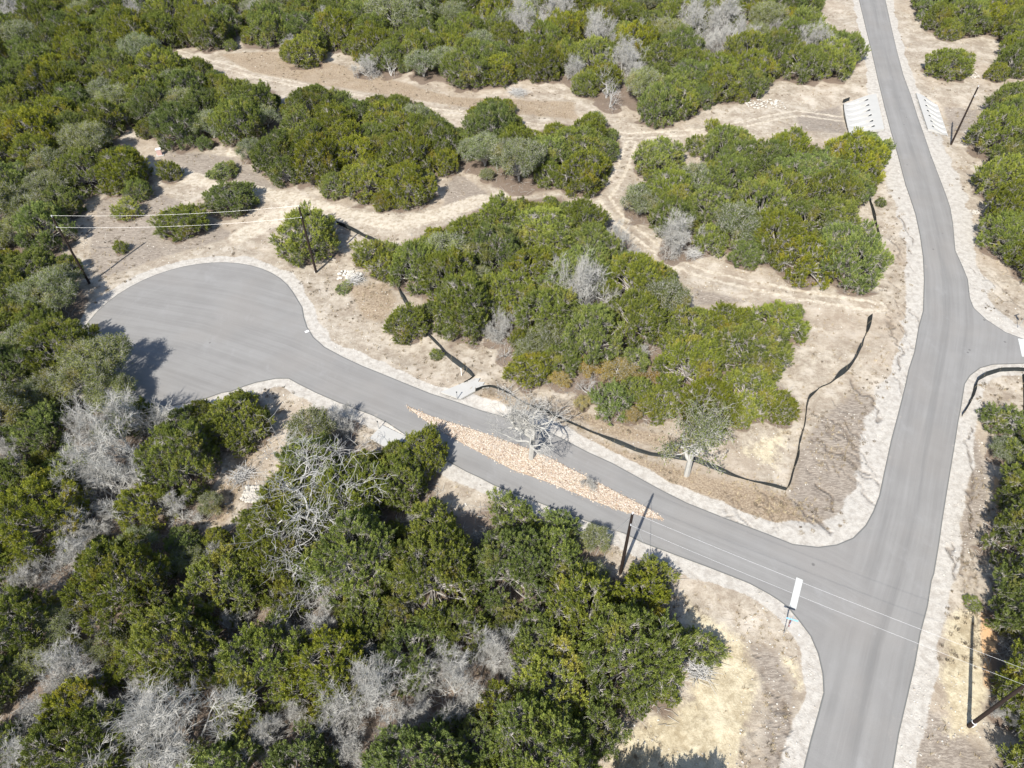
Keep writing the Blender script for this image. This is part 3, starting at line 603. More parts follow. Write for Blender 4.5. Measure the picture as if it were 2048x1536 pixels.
# ------------------------------------------------------------------ loose cover on the ground
def visible_pts(n, rs, pad=20):
    P = np.array([G(rs.uniform(-20, 2068), 1560 - (1580) * (rs.rand() ** 0.8)) for _ in range(n)]); return P
def build_cover():
    rs = np.random.RandomState(9)
    P = visible_pts(42000, rs); rd, M = masks(P)
    w = np.clip(0.22 + M['grass'] * 1.0 + 0.10 * M['grey'] - M['shoulder'] * 1.5 - M['track'] * 0.5 - M['yellow'] * 0.15, 0, 1) * (0.3 + 1.2 * (nz(P, 3, 21) > 0.5))
    k = (rd > 0.4) & (rs.rand(len(P)) < w) & ~inside(P, CULV) & ~inside(P, CULV2); P = P[k]; rd = rd[k]; z = height(P, rd)
    n = len(P); nb = 9; a = rs.uniform(0, 6.3, (n, nb)); el = rs.uniform(0.5, 1.4, (n, nb)); L = rs.uniform(0.12, 0.42, (n, nb)) * rs.uniform(0.6, 1.3, (n, 1))
    D = np.stack([np.cos(a) * np.cos(el), np.sin(a) * np.cos(el), np.sin(el)], -1); w = np.stack([-np.sin(a), np.cos(a), 0 * a], -1) * 0.022
    B = np.concatenate([P, z[:, None]], 1)[:, None] + np.concatenate([rs.normal(0, 0.06, (n, nb, 2)), np.zeros((n, nb, 1))], -1)
    V = np.stack([B - w, B + w, B + D * L[..., None]], 2).reshape(-1, 3); F3 = np.arange(len(V)).reshape(-1, 3)
    o = link('dry_grass', mesh('dry_grass', V, F3, M_GRASS, {'tone': np.repeat(rs.rand(n), nb)}))
    tag(o, 'dry straw coloured grass tufts scattered over verges and bare ground', 'dry grass', None, 'stuff')
    P = visible_pts(22000, rs); rd, M = masks(P); k = (rd > 0.25) & (M['litter'] < 0.3) & (nz(P, 5, 31) > 0.42) & ~inside(P, CULV) & ~inside(P, CULV2)
    P = P[k]; V, Fc, t = rocks(0, P, 0.04, 0.19, rs, height(P, rd[k]))
    tag(link('loose_stones', mesh('loose_stones', V, Fc, M_STONE, {'tone': t})), 'small pale limestone pieces strewn over the bare ground', 'stones', None, 'stuff')
    P = visible_pts(10500, rs); rd, M = masks(P); k = (rd > 1.3) & (M['litter'] < 0.5) & (nz(P, 7, 51) + M['grass'] * .3 > 0.5) & (M['track'] < .5) & ~inside(P, CULV) & ~inside(P, CULV2); k &= rs.rand(len(P)) < .8
    P = P[k]; z = height(P, rd[k]); n = len(P); nb = 30; r0 = rs.uniform(0.10, 0.42, (n, 1)) * rs.uniform(.6, 1.15, (n, 1)); a = rs.uniform(0, 6.3, (n, nb)); q = np.sqrt(rs.rand(n, nb)) * r0
    B = np.stack([P[:, :1] + np.cos(a) * q, P[:, 1:] + np.sin(a) * q, z[:, None] + 0 * a], -1); a2 = rs.uniform(0, 6.3, (n, nb)); el = rs.uniform(.5, 1.5, (n, nb)); L = rs.uniform(.08, .28, (n, nb))
    D = np.stack([np.cos(a2) * np.cos(el), np.sin(a2) * np.cos(el), np.sin(el)], -1); w = np.stack([-np.sin(a2), np.cos(a2), 0 * a], -1) * 0.026
    V = np.stack([B - w, B + w, B + D * L[..., None]], 2).reshape(-1, 3)
    tag(link('dry_weeds', mesh('dry_weeds', V, np.arange(len(V)).reshape(-1, 3), M_WEED, {'tone': np.repeat(rs.rand(n), nb)})), 'low brown cushions of dead weeds dotted over the pale soil', 'weeds', None, 'stuff')
    # fallen twigs and leaf mess on the wood floor
    P = visible_pts(30000, rs); P = P[(P[:, 1] < 110)]; rd, M = masks(P); k = (M['litter'] > 0.3) & (rd > 1); P = P[k]; z = height(P, rd[k]); n = len(P)
    a = rs.uniform(0, 6.3, n); L = rs.uniform(0.3, 1.3, n); el = rs.uniform(-0.1, 0.6, n)
    D = np.stack([np.cos(a) * np.cos(el), np.sin(a) * np.cos(el), np.abs(np.sin(el))], 1) * L[:, None]; A = np.c_[P, z + 0.05]
    V, Fq = prisms(A, A + D, np.full(n, 0.022), np.full(n, 0.008), 3)
    tag(link('fallen_twigs', mesh('fallen_twigs', V, Fq, M_TWIG)), 'grey fallen twigs littering the dark wood floor', 'twigs', None, 'stuff')

def prisms(A, B, ra, rb, n=4):
    A = np.asarray(A, float); B = np.asarray(B, float); d = B - A; L = np.linalg.norm(d, axis=1, keepdims=True) + 1e-9; d = d / L
    ref = np.where(np.abs(d[:, 2:3]) > 0.9, np.array([[1.0, 0, 0]]), np.array([[0, 0, 1.0]])); u = np.cross(d, ref); u /= np.linalg.norm(u, axis=1, keepdims=True); v = np.cross(d, u)
    V = []
    for k in range(n):
        t = 2 * math.pi * k / n; o = u * math.cos(t) + v * math.sin(t); V += [A + o * np.asarray(ra)[:, None], B + o * np.asarray(rb)[:, None]]
    V = np.stack(V, 1); m = len(A); base = (np.arange(m) * 2 * n)[:, None]
    Fq = [np.concatenate([base + 2 * k, base + 2 * ((k + 1) % n), base + 2 * ((k + 1) % n) + 1, base + 2 * k + 1], 1) for k in range(n)]
    return V.reshape(-1, 3), np.concatenate(Fq)
build_cover()

# ------------------------------------------------------------------ trees
def unit(v): return v / (np.linalg.norm(v, axis=-1, keepdims=True) + 1e-9)
def kites(P, D, L, Wd, rs):
    r = rs.normal(size=P.shape); w = unit(np.cross(D, r)) * Wd[:, None]; mid = P + D * (L * 0.45)[:, None]
    V = np.stack([P, mid + w, P + D * L[:, None], mid - w], 1).reshape(-1, 3); return V, np.arange(len(V)).reshape(-1, 4)
def grow(rs, p, d, r, l, depth, maxd, out, gn=0.35, up=0.12, nchild=(2, 4), shrink=0.68, seg=4, spread=0.8):
    """one limb made of bent segments with side limbs"""
    q = np.array(p, float); d = unit(np.array(d, float)); pts = [(q.copy(), r)]
    for i in range(seg):
        d = unit(d + rs.normal(0, gn, 3) + np.array([0, 0, up * (1 if depth > 0 else 0.3)]))
        q2 = q + d * l / seg; r2 = r * (1 - 0.38 * (i + 1) / seg)
        out.append((q.copy(), q2.copy(), pts[-1][1], r2, depth)); q = q2; pts.append((q.copy(), r2))
    if depth >= maxd: return
    k = rs.randint(nchild[0], nchild[1] + 1)
    for j in range(k):
        i = seg if j == 0 else rs.randint(max(1, seg // 2), seg + 1)
        b, rr = pts[i]; s = unit(rs.normal(0, 1, 3)); s = unit(s - s.dot(d) * d)
        dd = unit(d * (0.9 if j == 0 else 0.55) + s * spread * (0.5 if j == 0 else 1.0))
        grow(rs, b, dd, max(rr * (0.85 if j == 0 else 0.68), 0.010), l * shrink * rs.uniform(0.8, 1.2), depth + 1, maxd, out, gn, up, nchild, shrink, seg if depth < 2 else max(2, seg - 1), spread)
def segs_mesh(out, thick, name, mt, mb):
    A = np.array([o[0] for o in out]); B = np.array([o[1] for o in out]); ra = np.array([o[2] for o in out]); rb = np.array([o[3] for o in out])
    d = B - A; B = B + d * 0.06; res = []
    for k, n in ((ra >= thick, 6), (ra < thick, 3)):
        if k.any(): V, Fq = prisms(A[k], B[k], ra[k], rb[k], n); res.append((V, Fq))
        else: res.append(None)
    return res
JARR = {}
def juniper(seed, R=3.5, h=4.7, kind='jun'):
    """crown of overlapping lobes from the ground up, each covered in upright feathery plumes"""
    rs = np.random.RandomState(seed); oak = kind != 'jun'; C = []
    nl = int(rs.randint(20, 26) * (R / 3.5) ** 1.7) + 2
    asym = unit(rs.normal(0, 1, 2)) * rs.uniform(0, 0.12) * R; lr0 = (R / 3.5) ** 0.35
    for i in range(nl):
        a = i * 2.399963 + rs.uniform(-.35, .35); sz = 1 - (i + .5) / nl * (1.05 if not oak else 0.85); e = math.asin(max(-1, min(1, sz)))
        q = math.cos(e) * rs.uniform(0.52, 0.88) + (0.0 if sz < .9 else .05)
        z = h * (0.34 + 0.46 * sz * rs.uniform(0.78, 1.16)) if not oak else h * (0.45 + 0.36 * sz)
        C.append((math.cos(a) * q * R + asym[0] * sz, math.sin(a) * q * R + asym[1] * sz, z, rs.uniform(0.62, 1.08) * lr0))
    if not oak:
        nk = max(5, int(2.6 * R))
        for i in range(nk):
            a = i * 6.283 / nk + rs.uniform(-.25, .25); q = rs.uniform(0.58, 0.80); C.append((math.cos(a) * q * R, math.sin(a) * q * R, h * rs.uniform(0.10, 0.20), rs.uniform(0.62, 0.95) * lr0))
    PP, DD, LL, WW, TT = [], [], [], [], []; limbs = []
    for (x, y, z, lr) in C:
        nt_ = int(rs.randint(22, 30) * (0.62 if oak else 1) * (lr / 0.85) ** 1.4) + 3; lt = rs.uniform(-.15, .15)
        out = unit(np.array([x, y, (z - h * .3)]) + 1e-6); v = unit(rs.normal(0, 1, (nt_, 3)) + out * 0.7 + np.array([0, 0, 0.35]))
        tp = np.array([x, y, z]) + v * lr * rs.uniform(0.45, 1.0, (nt_, 1)) * np.array([1, 1, 1.1]); tp[:, 2] = np.maximum(tp[:, 2], 0.12 + rs.rand(nt_) * .2)
        limbs.append((np.array([x, y, z]), tp))
        for p0, v0 in zip(tp, v):
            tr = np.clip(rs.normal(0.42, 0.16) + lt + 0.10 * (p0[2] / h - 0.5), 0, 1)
            if oak:
                nb = rs.randint(26, 46); D = unit(v0 * .5 + rs.normal(0, 1.1, (nb, 3))); Po = p0 + rs.normal(0, 0.22, (nb, 3)); L = rs.uniform(0.09, 0.19, nb); w = rs.uniform(0.030, 0.052, nb); T = tr + rs.normal(0, .13, nb)
            else:
                nb = rs.randint(56, 74) if R > 3 else rs.randint(40, 54); ax = unit(v0 * 0.55 + np.array([0, 0, 0.80]) + rs.normal(0, .22, 3)); pl = rs.uniform(0.35, 0.80)
                u = rs.rand(nb) ** 0.85; Po = p0 + ax * (u * pl)[:, None] + rs.normal(0, 0.085, (nb, 3)) * (1.25 - u)[:, None]
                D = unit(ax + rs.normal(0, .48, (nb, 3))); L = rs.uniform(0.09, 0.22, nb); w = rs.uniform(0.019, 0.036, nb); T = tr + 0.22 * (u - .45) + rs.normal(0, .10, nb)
            PP.append(Po); DD.append(D); LL.append(L); WW.append(w); TT.append(np.clip(T, 0, 1))
    P, D, L, w, T = map(np.concatenate, (PP, DD, LL, WW, TT))
    V, Fq = kites(P, D, L, w, rs); crown = mesh('crown', V, Fq, None, {'tone': T})
    A, B, ra, rb = [], [], [], []
    def seg(a, b, r0, r1): A.append(a); B.append(b); ra.append(r0); rb.append(r1)
    forks = [np.array([rs.uniform(-.3, .3), rs.uniform(-.3, .3), h * 0.14]) for _ in range(3)]
    for fk in forks: seg(np.array([0, 0, -.2]), fk, 0.17, 0.13)
    for (c, tp) in limbs:
        fk = forks[rs.randint(3)]; mid = (fk + c) / 2 + rs.normal(0, .2, 3); seg(fk, mid, 0.09, 0.06); seg(mid, c, 0.06, 0.04)
        for q in tp:
            mm = (c + q) / 2 + rs.normal(0, .1, 3); seg(c, mm, 0.030, 0.020); seg(mm, q, 0.020, 0.012)
            for _ in range(4 if oak else 2): e = q + unit(rs.normal(0, 1, 3) + unit(q - c) * 1.2) * rs.uniform(0.25, 0.60); seg(mm + (q - mm) * rs.rand(), e, 0.015, 0.007)
    V2, F2 = prisms(A, B, np.array(ra), np.array(rb), 4)
    JARR[seed] = (V, Fq, T, V2, F2)
    return crown, mesh('trunk', V2, F2)
def bare_tree(seed, kind):
    """unit size: crown radius about 3.5 m; returns crown (twigs) and trunk (limbs)"""
    rs = np.random.RandomState(seed); out = []
    if kind == 'bare':      # fine twig haze, many stems
        for i in range(rs.randint(4, 7)):
            a = i * 1.3 + rs.uniform(-.4, .4); grow(rs, [0, 0, -0.1], [math.cos(a) * 0.9, math.sin(a) * 0.9, 1], 0.085, 1.9, 0, 5, out, 0.27, 0.06, (2, 4), 0.74, 3, 0.75)
    elif kind == 'dead':
        for i in range(rs.randint(2, 4)):
            a = i * 2.1 + rs.uniform(-.4, .4); grow(rs, [0, 0, -0.1], [math.cos(a) * 0.35, math.sin(a) * 0.35, 1], 0.13, 2.4, 0, 4, out, 0.24, 0.08, (2, 4), 0.74, 4, 0.85)
    elif kind == 'deadoak':
        out.append((np.array([0, 0, -.2]), np.array([-.1, .1, 1.2]), 0.24, 0.20, 0))
        for i in range(6):
            a = i * 1.05 + rs.uniform(-.3, .3); grow(rs, [-.1, .1, 1.1], [math.cos(a) * 1.0, math.sin(a) * 1.0, 0.40], 0.115, 1.7, 0, 5, out, 0.36, 0.05, (2, 4), 0.76, 4, 0.95)
    else:                   # islandoak / budoak: upright trunk, wide fine crown
        out.append((np.array([0, 0, -.2]), np.array([0.1, 0.1, 3.2]), 0.27, 0.22, 0))
        for i in range(5):
            a = i * 1.26 + rs.uniform(-.3, .3); grow(rs, [0.1, 0.1, 3.1 if i else 2.3], [math.cos(a) * 0.75, math.sin(a) * 0.75, 1.1], 0.19, 1.45, 0, 5, out, 0.24, 0.12, (2, 4), 0.74, 4, 0.75)
    th = 0.034 if kind in ('bare', 'islandoak', 'budoak') else 0.040
    B = np.array([o[1] for o in out]); rr = np.percentile(np.hypot(B[:, 0], B[:, 1]), 88 if kind == 'deadoak' else 96); zz = np.percentile(B[:, 2], 98)
    sc = np.array([3.5 / rr, 3.5 / rr, 4.7 / zz])
    A = np.array([o[0] for o in out]) * sc; Bq = np.array([o[1] for o in out]) * sc; ra = np.array([o[2] for o in out]); rb = np.array([o[3] for o in out])
    Bq = Bq + (Bq - A) * 0.05; k = ra >= th
    V, Fq = prisms(A[k], Bq[k], ra[k], rb[k], 6); trunk = mesh('trunk', V, Fq, smooth=False)
    f = {'bare': 0.75, 'dead': 0.9, 'deadoak': 0.85, 'islandoak': 0.95, 'budoak': 0.7}[kind]
    a2, b2, r2, r3 = A[~k], Bq[~k], ra[~k] * f, rb[~k] * f
    if kind in ('bare', 'islandoak', 'budoak') and len(a2) > 100:      # extra finest twigs
        i = rs.randint(0, len(a2), 9000 if kind == 'bare' else 600); t = rs.rand(len(i), 1); s = a2[i] + (b2[i] - a2[i]) * t
        e = s + unit(unit(b2[i] - a2[i]) + rs.normal(0, 0.55, (len(i), 3))) * rs.uniform(0.2, 0.6, (len(i), 1))
        a2 = np.vstack([a2, s]); b2 = np.vstack([b2, e]); r2 = np.r_[r2, np.full(len(i), 0.009)]; r3 = np.r_[r3, np.full(len(i), 0.004)]
    V, Fq = prisms(a2, b2, np.maximum(r2, 0.008), np.maximum(r3, 0.005), 3); print(kind, seed, len(A))
    tips = b2[rs.randint(0, len(b2), 6500)]
    crown = mesh('crown', V, Fq)
    leaf = None
    if kind == 'budoak':
        D = unit(rs.normal(0, 1, (len(tips), 3))); V, Fq = kites(tips, D, rs.uniform(.08, .2, len(tips)), rs.uniform(.03, .05, len(tips)), rs); leaf = mesh('foliage', V, Fq, M_OAK, {'tone': rs.rand(len(tips))})
    return crown, trunk, leaf
def mat_(me, m): me.materials.append(m); return me
LIB = {'jun': [], 'oak': [], 'rust': [], 'bare': [], 'dead': [], 'deadoak': [], 'islandoak': [], 'budoak': []}
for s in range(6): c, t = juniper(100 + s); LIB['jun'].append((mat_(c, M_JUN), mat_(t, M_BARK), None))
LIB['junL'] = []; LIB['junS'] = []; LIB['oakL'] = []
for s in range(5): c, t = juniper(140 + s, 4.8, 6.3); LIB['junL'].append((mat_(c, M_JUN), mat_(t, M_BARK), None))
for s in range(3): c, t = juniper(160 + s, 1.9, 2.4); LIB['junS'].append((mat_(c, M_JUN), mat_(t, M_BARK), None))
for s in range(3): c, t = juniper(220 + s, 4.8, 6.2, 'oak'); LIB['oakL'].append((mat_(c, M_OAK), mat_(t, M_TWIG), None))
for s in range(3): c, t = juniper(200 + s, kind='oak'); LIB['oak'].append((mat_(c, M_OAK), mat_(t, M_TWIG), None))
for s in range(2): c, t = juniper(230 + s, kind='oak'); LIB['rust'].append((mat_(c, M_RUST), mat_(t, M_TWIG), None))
for k, n, mm, mt in (('bare', 4, M_TWIG, M_TWIG), ('dead', 3, M_PALE, M_PALE), ('deadoak', 2, M_PALE, M_PALE), ('islandoak', 1, M_TWIG, M_TWIG), ('budoak', 1, M_TWIG, M_TWIG)):
    for s in range(n):
        c, t, l = bare_tree(300 + s, k); LIB[k].append((mat_(c, mm), mat_(t, mt), l))

# wording of labels: what it looks like, which wood, and what it stands next to
MARKS = [((178,565),'left utility pole'),((632,543),'second utility pole'),((1248,1110),'middle utility pole'),((1903,287),'pole beside the upper culvert'),((1960,1440),'lower right utility pole'),
 ((628,1040),'largest dead oak'),((1062,916),'island oak'),((1373,950),'half bare verge oak'),((930,778),'white driveway apron'),((1720,225),'left culvert end'),((1870,225),'right culvert end'),
 ((1573,975),'lower silt fence corner'),((1738,640),'upper tip of the long silt fence'),((1593,1187),'wide white stop line'),((1567,1266),'street name sign'),((606,640),'cul-de-sac neck'),((320,300),'small pinkish box'),
 ((1900,122),'lone round roadside juniper'),((460,392),'low wide lone juniper'),((230,900),'grey twiggy tree pair'),((350,1470),'big bottom left bare tree'),((745,1385),'bottom centre bare tree'),
 ((1262,290),'gap where the track forks'),((440,135),'left end of the dirt track'),((1760,405),'short silt fence'),((500,985),'white stone pile'),((1165,580),'pale bare grove tree'),((800,20),'yellowish oak at the top edge'),((165,670),'left rim of the cul-de-sac')]
used = {}
NUMW = 'zero one two three four five six seven eight nine ten eleven twelve'.split()
def rel(px, py):
    b = min(MARKS, key=lambda q: math.hypot(px - q[0][0], py - q[0][1])); dx, dy = px - b[0][0], py - b[0][1]; a = math.degrees(math.atan2(-dy, dx)) % 360
    d = ['right of', 'above right of', 'above', 'above left of', 'left of', 'below left of', 'below', 'below right of'][int((a + 22.5) // 45) % 8]
    return d + ' the ' + b[1], math.hypot(dx, dy)
def label_for(t, what):
    if t['lab']:
        return t['lab']
    r, d = rel(t['px'], t['py'])
    l1 = f"{what} {'just ' if d < 110 else ''}{r}"
    if d < 150 and l1 not in used: used[l1] = 1; return l1
    px = min(max(t['px'], 5), 2043) / 20.48; py = min(max(t['py'], 5), 1531) / 15.36
    l2 = f"{what}, {px:.0f} percent across, {py:.0f} percent down the photo"
    while l2 in used: py += 1; l2 = f"{what}, {px:.0f} percent across, {py:.0f} percent down the photo"
    used[l2] = 1; return l2
mass = [t for t in TREES if t['kind'] == 'mass']; TREES2 = [t for t in TREES if t['kind'] != 'mass']
def build_mass():
    src = bpy.data.collections.new('juniper_sources')
    for sd in range(100, 106):
        V, Fq, T, V2, F2 = JARR[sd]
        me = mesh('juniper_source', np.vstack([V, V2]), [Fq, F2 + len(V)], M_JUN, {'tone': np.r_[T, np.zeros(len(F2))]})
        me.materials.append(M_BARK); me.polygons.foreach_set('material_index', np.r_[np.zeros(len(Fq)), np.ones(len(F2))].astype(np.int32))
        src.objects.link(bpy.data.objects.new('juniper_source', me))
    P = np.array([[t['x'], t['y']] for t in mass]); z = height(P, roadsd(P))
    me = bpy.data.meshes.new('juniper_woodland'); me.vertices.add(len(P)); me.vertices.foreach_set('co', np.c_[P, z].ravel().astype(np.float32))
    a = me.attributes.new('sc', 'FLOAT_VECTOR', 'POINT'); a.data.foreach_set('vector', np.array([[t['R'] / 3.5, t['R'] / 3.5, t['h'] / 4.7] for t in mass]).ravel().astype(np.float32))
    o = link('juniper_woodland', me); tag(o, 'distant green junipers massed together at the far side of the woods', 'trees', None, 'stuff')
    ng = bpy.data.node_groups.new('scatter', 'GeometryNodeTree'); ng.interface.new_socket('Geometry', in_out='INPUT', socket_type='NodeSocketGeometry'); ng.interface.new_socket('Geometry', in_out='OUTPUT', socket_type='NodeSocketGeometry')
    n = ng.nodes; L = ng.links; gi = n.new('NodeGroupInput'); go = n.new('NodeGroupOutput'); ci = n.new('GeometryNodeCollectionInfo'); ci.inputs['Collection'].default_value = src; ci.inputs['Separate Children'].default_value = True; ci.inputs['Reset Children'].default_value = True
    ip = n.new('GeometryNodeInstanceOnPoints'); ip.inputs['Pick Instance'].default_value = True
    ri = n.new('FunctionNodeRandomValue'); ri.data_type = 'INT'; ri.inputs[4].default_value = 0; ri.inputs[5].default_value = 5
    rr = n.new('FunctionNodeRandomValue'); rr.data_type = 'FLOAT_VECTOR'; rr.inputs[0].default_value = (0, 0, 0); rr.inputs[1].default_value = (0, 0, 6.28)
    na = n.new('GeometryNodeInputNamedAttribute'); na.data_type = 'FLOAT_VECTOR'; na.inputs[0].default_value = 'sc'
    L.new(gi.outputs[0], ip.inputs['Points']); L.new(ci.outputs[0], ip.inputs['Instance']); L.new(ri.outputs[2], ip.inputs['Instance Index'])
    L.new(rr.outputs[0], ip.inputs['Rotation']); L.new(na.outputs[0], ip.inputs['Scale']); L.new(ip.outputs[0], go.inputs[0])
    md = o.modifiers.new('scatter', 'NODES'); md.node_group = ng
build_mass()
for i, t in enumerate(TREES2):
    k = t['kind']; lk = k; LR, LH = 3.5, 4.7
    if k == 'jun' and t['R'] > 4.0: lk = 'junL'; LR, LH = 4.8, 6.3
    elif k == 'jun' and t['R'] < 2.4: lk = 'junS'; LR, LH = 1.9, 2.4
    elif k == 'oak' and t['R'] > 4.0: lk = 'oakL'; LR, LH = 4.8, 6.2
    lib = LIB[lk]; c, tr, lf = lib[RG.randrange(len(lib))]
    if k == 'deadoak': c, tr, lf = lib[i % 2]
    nm = {'jun': 'juniper_tree', 'oak': 'live_oak_tree', 'rust': 'rusty_oak_tree', 'bare': 'bare_tree', 'dead': 'dead_tree', 'deadoak': 'dead_oak_tree', 'islandoak': 'bare_oak_tree', 'budoak': 'bare_oak_tree'}[k]
    small = t['R'] < 1.2
    if small and k == 'jun': nm = 'juniper_bush'
    P1 = np.array([[t['x'], t['y']]]); rd1 = roadsd(P1); z = float(height(P1, rd1)[0])
    e = empty(nm, (t['x'], t['y'], z)); s = t['R'] / LR
    an = RG.uniform(.86, 1.14); e.scale = (s * an, s / an ** .7, t['h'] / LH * RG.uniform(.92, 1.12)); e.rotation_euler = (0, 0, RG.uniform(0, 6.28))
    R = t['R']; sz = 'small' if R < 2.2 else ('medium' if R < 3.1 else ('large' if R < 3.9 else 'very large'))
    what = {'jun': f'{sz} green juniper', 'oak': f'{sz} grey green oak', 'rust': f'{sz} rusty orange leaved oak', 'bare': f'{sz} bare grey twiggy tree', 'dead': f'{sz} dead tree with pale bare limbs', 'deadoak': '', 'islandoak': '', 'budoak': ''}[k]
    grp = {'jun': 'junipers of the woods', 'oak': 'grey green oaks of the woods', 'rust': 'rusty oaks of the central grove', 'bare': 'leafless trees of the woods', 'dead': 'pale dead trees of the woods', 'deadoak': 'bleached dead oaks', 'islandoak': None, 'budoak': None}[k]
    if t['lone']: grp = 'junipers standing clear of the woods'
    if t['patch'] == 'lower edge': grp = 'junipers below the lower edge'
    tag(e, label_for(t, what), 'bush' if nm == 'juniper_bush' else 'tree', grp)
    oc = link('crown', c, e); ot = link('trunk', tr, e)
    if lf: link('foliage', lf, e)
print('objects', len(bpy.data.objects))

# ------------------------------------------------------------------ utility poles and wires
def hz(px, py):
    P = G(px, py); return float(height(P[None], roadsd(P[None]))[0])
POLES = {}
def pole(key, base, h, label, guys=(), arm=0.0, extra=None):
    x, y = G(*base); z = hz(*base); e = empty('utility_pole', (x, y, z)); tag(e, label, 'utility pole', 'utility poles of the power line')
    b = MB(); b.tube([(0, 0, -.2), (0, 0, h * .5), (0, 0, h)], [0.165, 0.145, 0.115], 12); b.build('shaft', M_POLE, e, smooth=False)
    c = MB(); c.tube([(0, 0, h + .002), (0, 0, h + .10), (0, 0, h + .30)], [0.035, 0.03, 0.02], 8); c.tube([(0, 0, h + .12), (0, 0, h + .20)], 0.075, 10); c.tube([(0, 0, h + .22), (0, 0, h + .29)], 0.065, 10); c.build('insulator', M_PORC, e)
    c = MB(); c.tube([(0.0, -.13, h - 1.35), (0.0, -.25, h - 1.35)], 0.05, 8); c.build('insulator', M_PORC, e)
    c = MB(); c.box((0.0, 0.145, h - 1.0), (0.05, 0.03, 1.2)); c.box((0, -.145, h - 1.35), (0.10, .03, .25)); c.build('bracket', M_STEEL, e)
    for (gx, gy, gz) in guys:
        g = MB(); p = G(gx, gy); a = Vector((0, 0, h - gz)); q = Vector((p[0] - x, p[1] - y, -z)); g.tube([a, a + (q - a) * .5, q], 0.013, 5); g.build('guy_wire', M_WIRE, e)
    POLES[key] = Vector((x, y, z + h)); return e
pole('L', (178, 565), 10.5, 'tall dark utility pole at far left beside the cul-de-sac', [(104, 490), (185, 496, ), ] and [(106, 500, .3), (187, 495, .4), (172, 492, 1.4)])
pole('M', (632, 543), 10.3, 'second dark utility pole from the left, in front of the broad juniper', [(642, 473, .3)])
eC = pole('C', (1241, 1145), 9.9, 'brown utility pole rising at the wood edge beside the lower lane', [(1205, 1085, .3), (1300, 1117, .3)])
pole('T', (1903, 287), 9.8, 'thin dark utility pole beside the right hand culvert end at the top')
eB = pole('B', (1938, 1452), 10.3, 'thick dark utility pole leaning out of the lower right corner')
b = MB(); b.tube([(0, 0, .95), (0, 0, 1.0)], 0.195, 12); b.build('band', M_WHITE, eB)
b = MB(); b.box((.10, -.175, 0.55), (.10, .03, .6)); b.build('marker_plate', M_WHITE, eB)
def wire(a, b, sag, label, r=0.0075):
    g = MB(); pts = []
    for i in range(25):
        t = i / 24; p = a.lerp(b, t); p.z -= sag * 4 * t * (1 - t); pts.append(p)
    g.tube(pts, r, 5); o = g.build('power_line', M_WIRE); tag(o, label, 'wire', 'overhead wires')
dn = Vector((0, -.22, -1.35)); tp = Vector((0, 0, .25))
wire(POLES['L'] + tp, POLES['M'] + tp, .55, 'upper wire strung between the two poles above the cul-de-sac')
wire(POLES['L'] + dn, POLES['M'] + dn, .55, 'lower wire strung between the two poles above the cul-de-sac')
wire(POLES['C'] + tp, POLES['B'] + tp, .3, 'upper wire from the middle pole over the main road to the lower right pole')
wire(POLES['C'] + dn, POLES['B'] + dn, .3, 'lower wire from the middle pole over the main road to the lower right pole')
farL = Vector((*G(250, 690, 8.0), 8.0)); 

# ------------------------------------------------------------------ signs, posts, small things
x, y = G(1567.5, 1266.5); e = empty('street_sign', (x, y, hz(1567, 1266))); tag(e, 'stop sign seen edge on under blue street name blades, by the wide stop line', 'road sign')
b = MB(); b.tube([(0, 0, -.1), (0, 0, 2.75)], 0.035, 8); b.build('post', M_STEEL, e)
rz = math.atan2(*(GP([(1593,1154)])[0] - GP([(1586,1216)])[0])[::-1])
def octagon(r, th):
    V = []; Fc = []
    for s in (-th / 2, th / 2):
        for k in range(8): a = math.pi / 8 + k * math.pi / 4; V.append((math.cos(a) * r, s, math.sin(a) * r))
    Fc = [tuple(range(8)), tuple(range(15, 7, -1))] + [(k, 8 + k, 8 + (k + 1) % 8, (k + 1) % 8) for k in range(8)]; return V, Fc
def place(V, rz, c): R3 = Matrix.Rotation(rz, 3, 'Z'); return [R3 @ Vector(v) + Vector(c) for v in V]
nrm = rz + math.pi / 2
V, Fc = octagon(.40, .012); b = MB(); off = Vector((math.cos(nrm), math.sin(nrm), 0)) * .05; b.add(place(V, rz, (off.x, off.y, 2.15)), Fc); pl = b.build('stop_plate', M_RED, e)
V, Fc = octagon(.37, .003)
def text(body, size, mat, parent, loc, rot, name='lettering'):
    cu = bpy.data.curves.new(name, 'FONT'); cu.body = body; cu.size = size; cu.align_x = 'CENTER'; cu.align_y = 'CENTER'; cu.extrude = 0.002
    o = bpy.data.objects.new(name, cu); me = bpy.data.meshes.new_from_object(o); bpy.data.objects.remove(o); me.materials.append(mat)
    o = link(name, me, parent, loc); o.rotation_euler = rot; return o
text('STOP', .27, M_WHITE, pl, (off.x * 1.35, off.y * 1.35, 2.15), (math.pi / 2, 0, rz + math.pi))
for k, (hh, rr) in enumerate(((2.62, 0.12), (2.42, 1.30))):
    b = MB(); b.box((0.0, 0, hh + .12), (.95, .012, .20), rz=-0.35 + rr * (1 if k else 0), tilt=None); b.build('name_blade', M_SIGNB, e)
x, y = G(2035.5, 655); e = empty('street_sign', (x, y, hz(2035, 655))); tag(e, 'thin sign post at the right edge on pale ground above the side road', 'road sign')
b = MB(); b.tube([(0, 0, -.1), (0, 0, 2.8)], 0.035, 8); b.build('post', M_STEEL, e)
b = MB(); b.box((0, 0, 2.85), (.95, .012, .2), rz=0.4); b.build('name_blade', M_SIGNB, e)
V, Fc = octagon(.38, .012); b = MB(); b.add(place(V, 1.7, (.05, 0, 2.2)), Fc); b.build('stop_plate', M_RED, e)
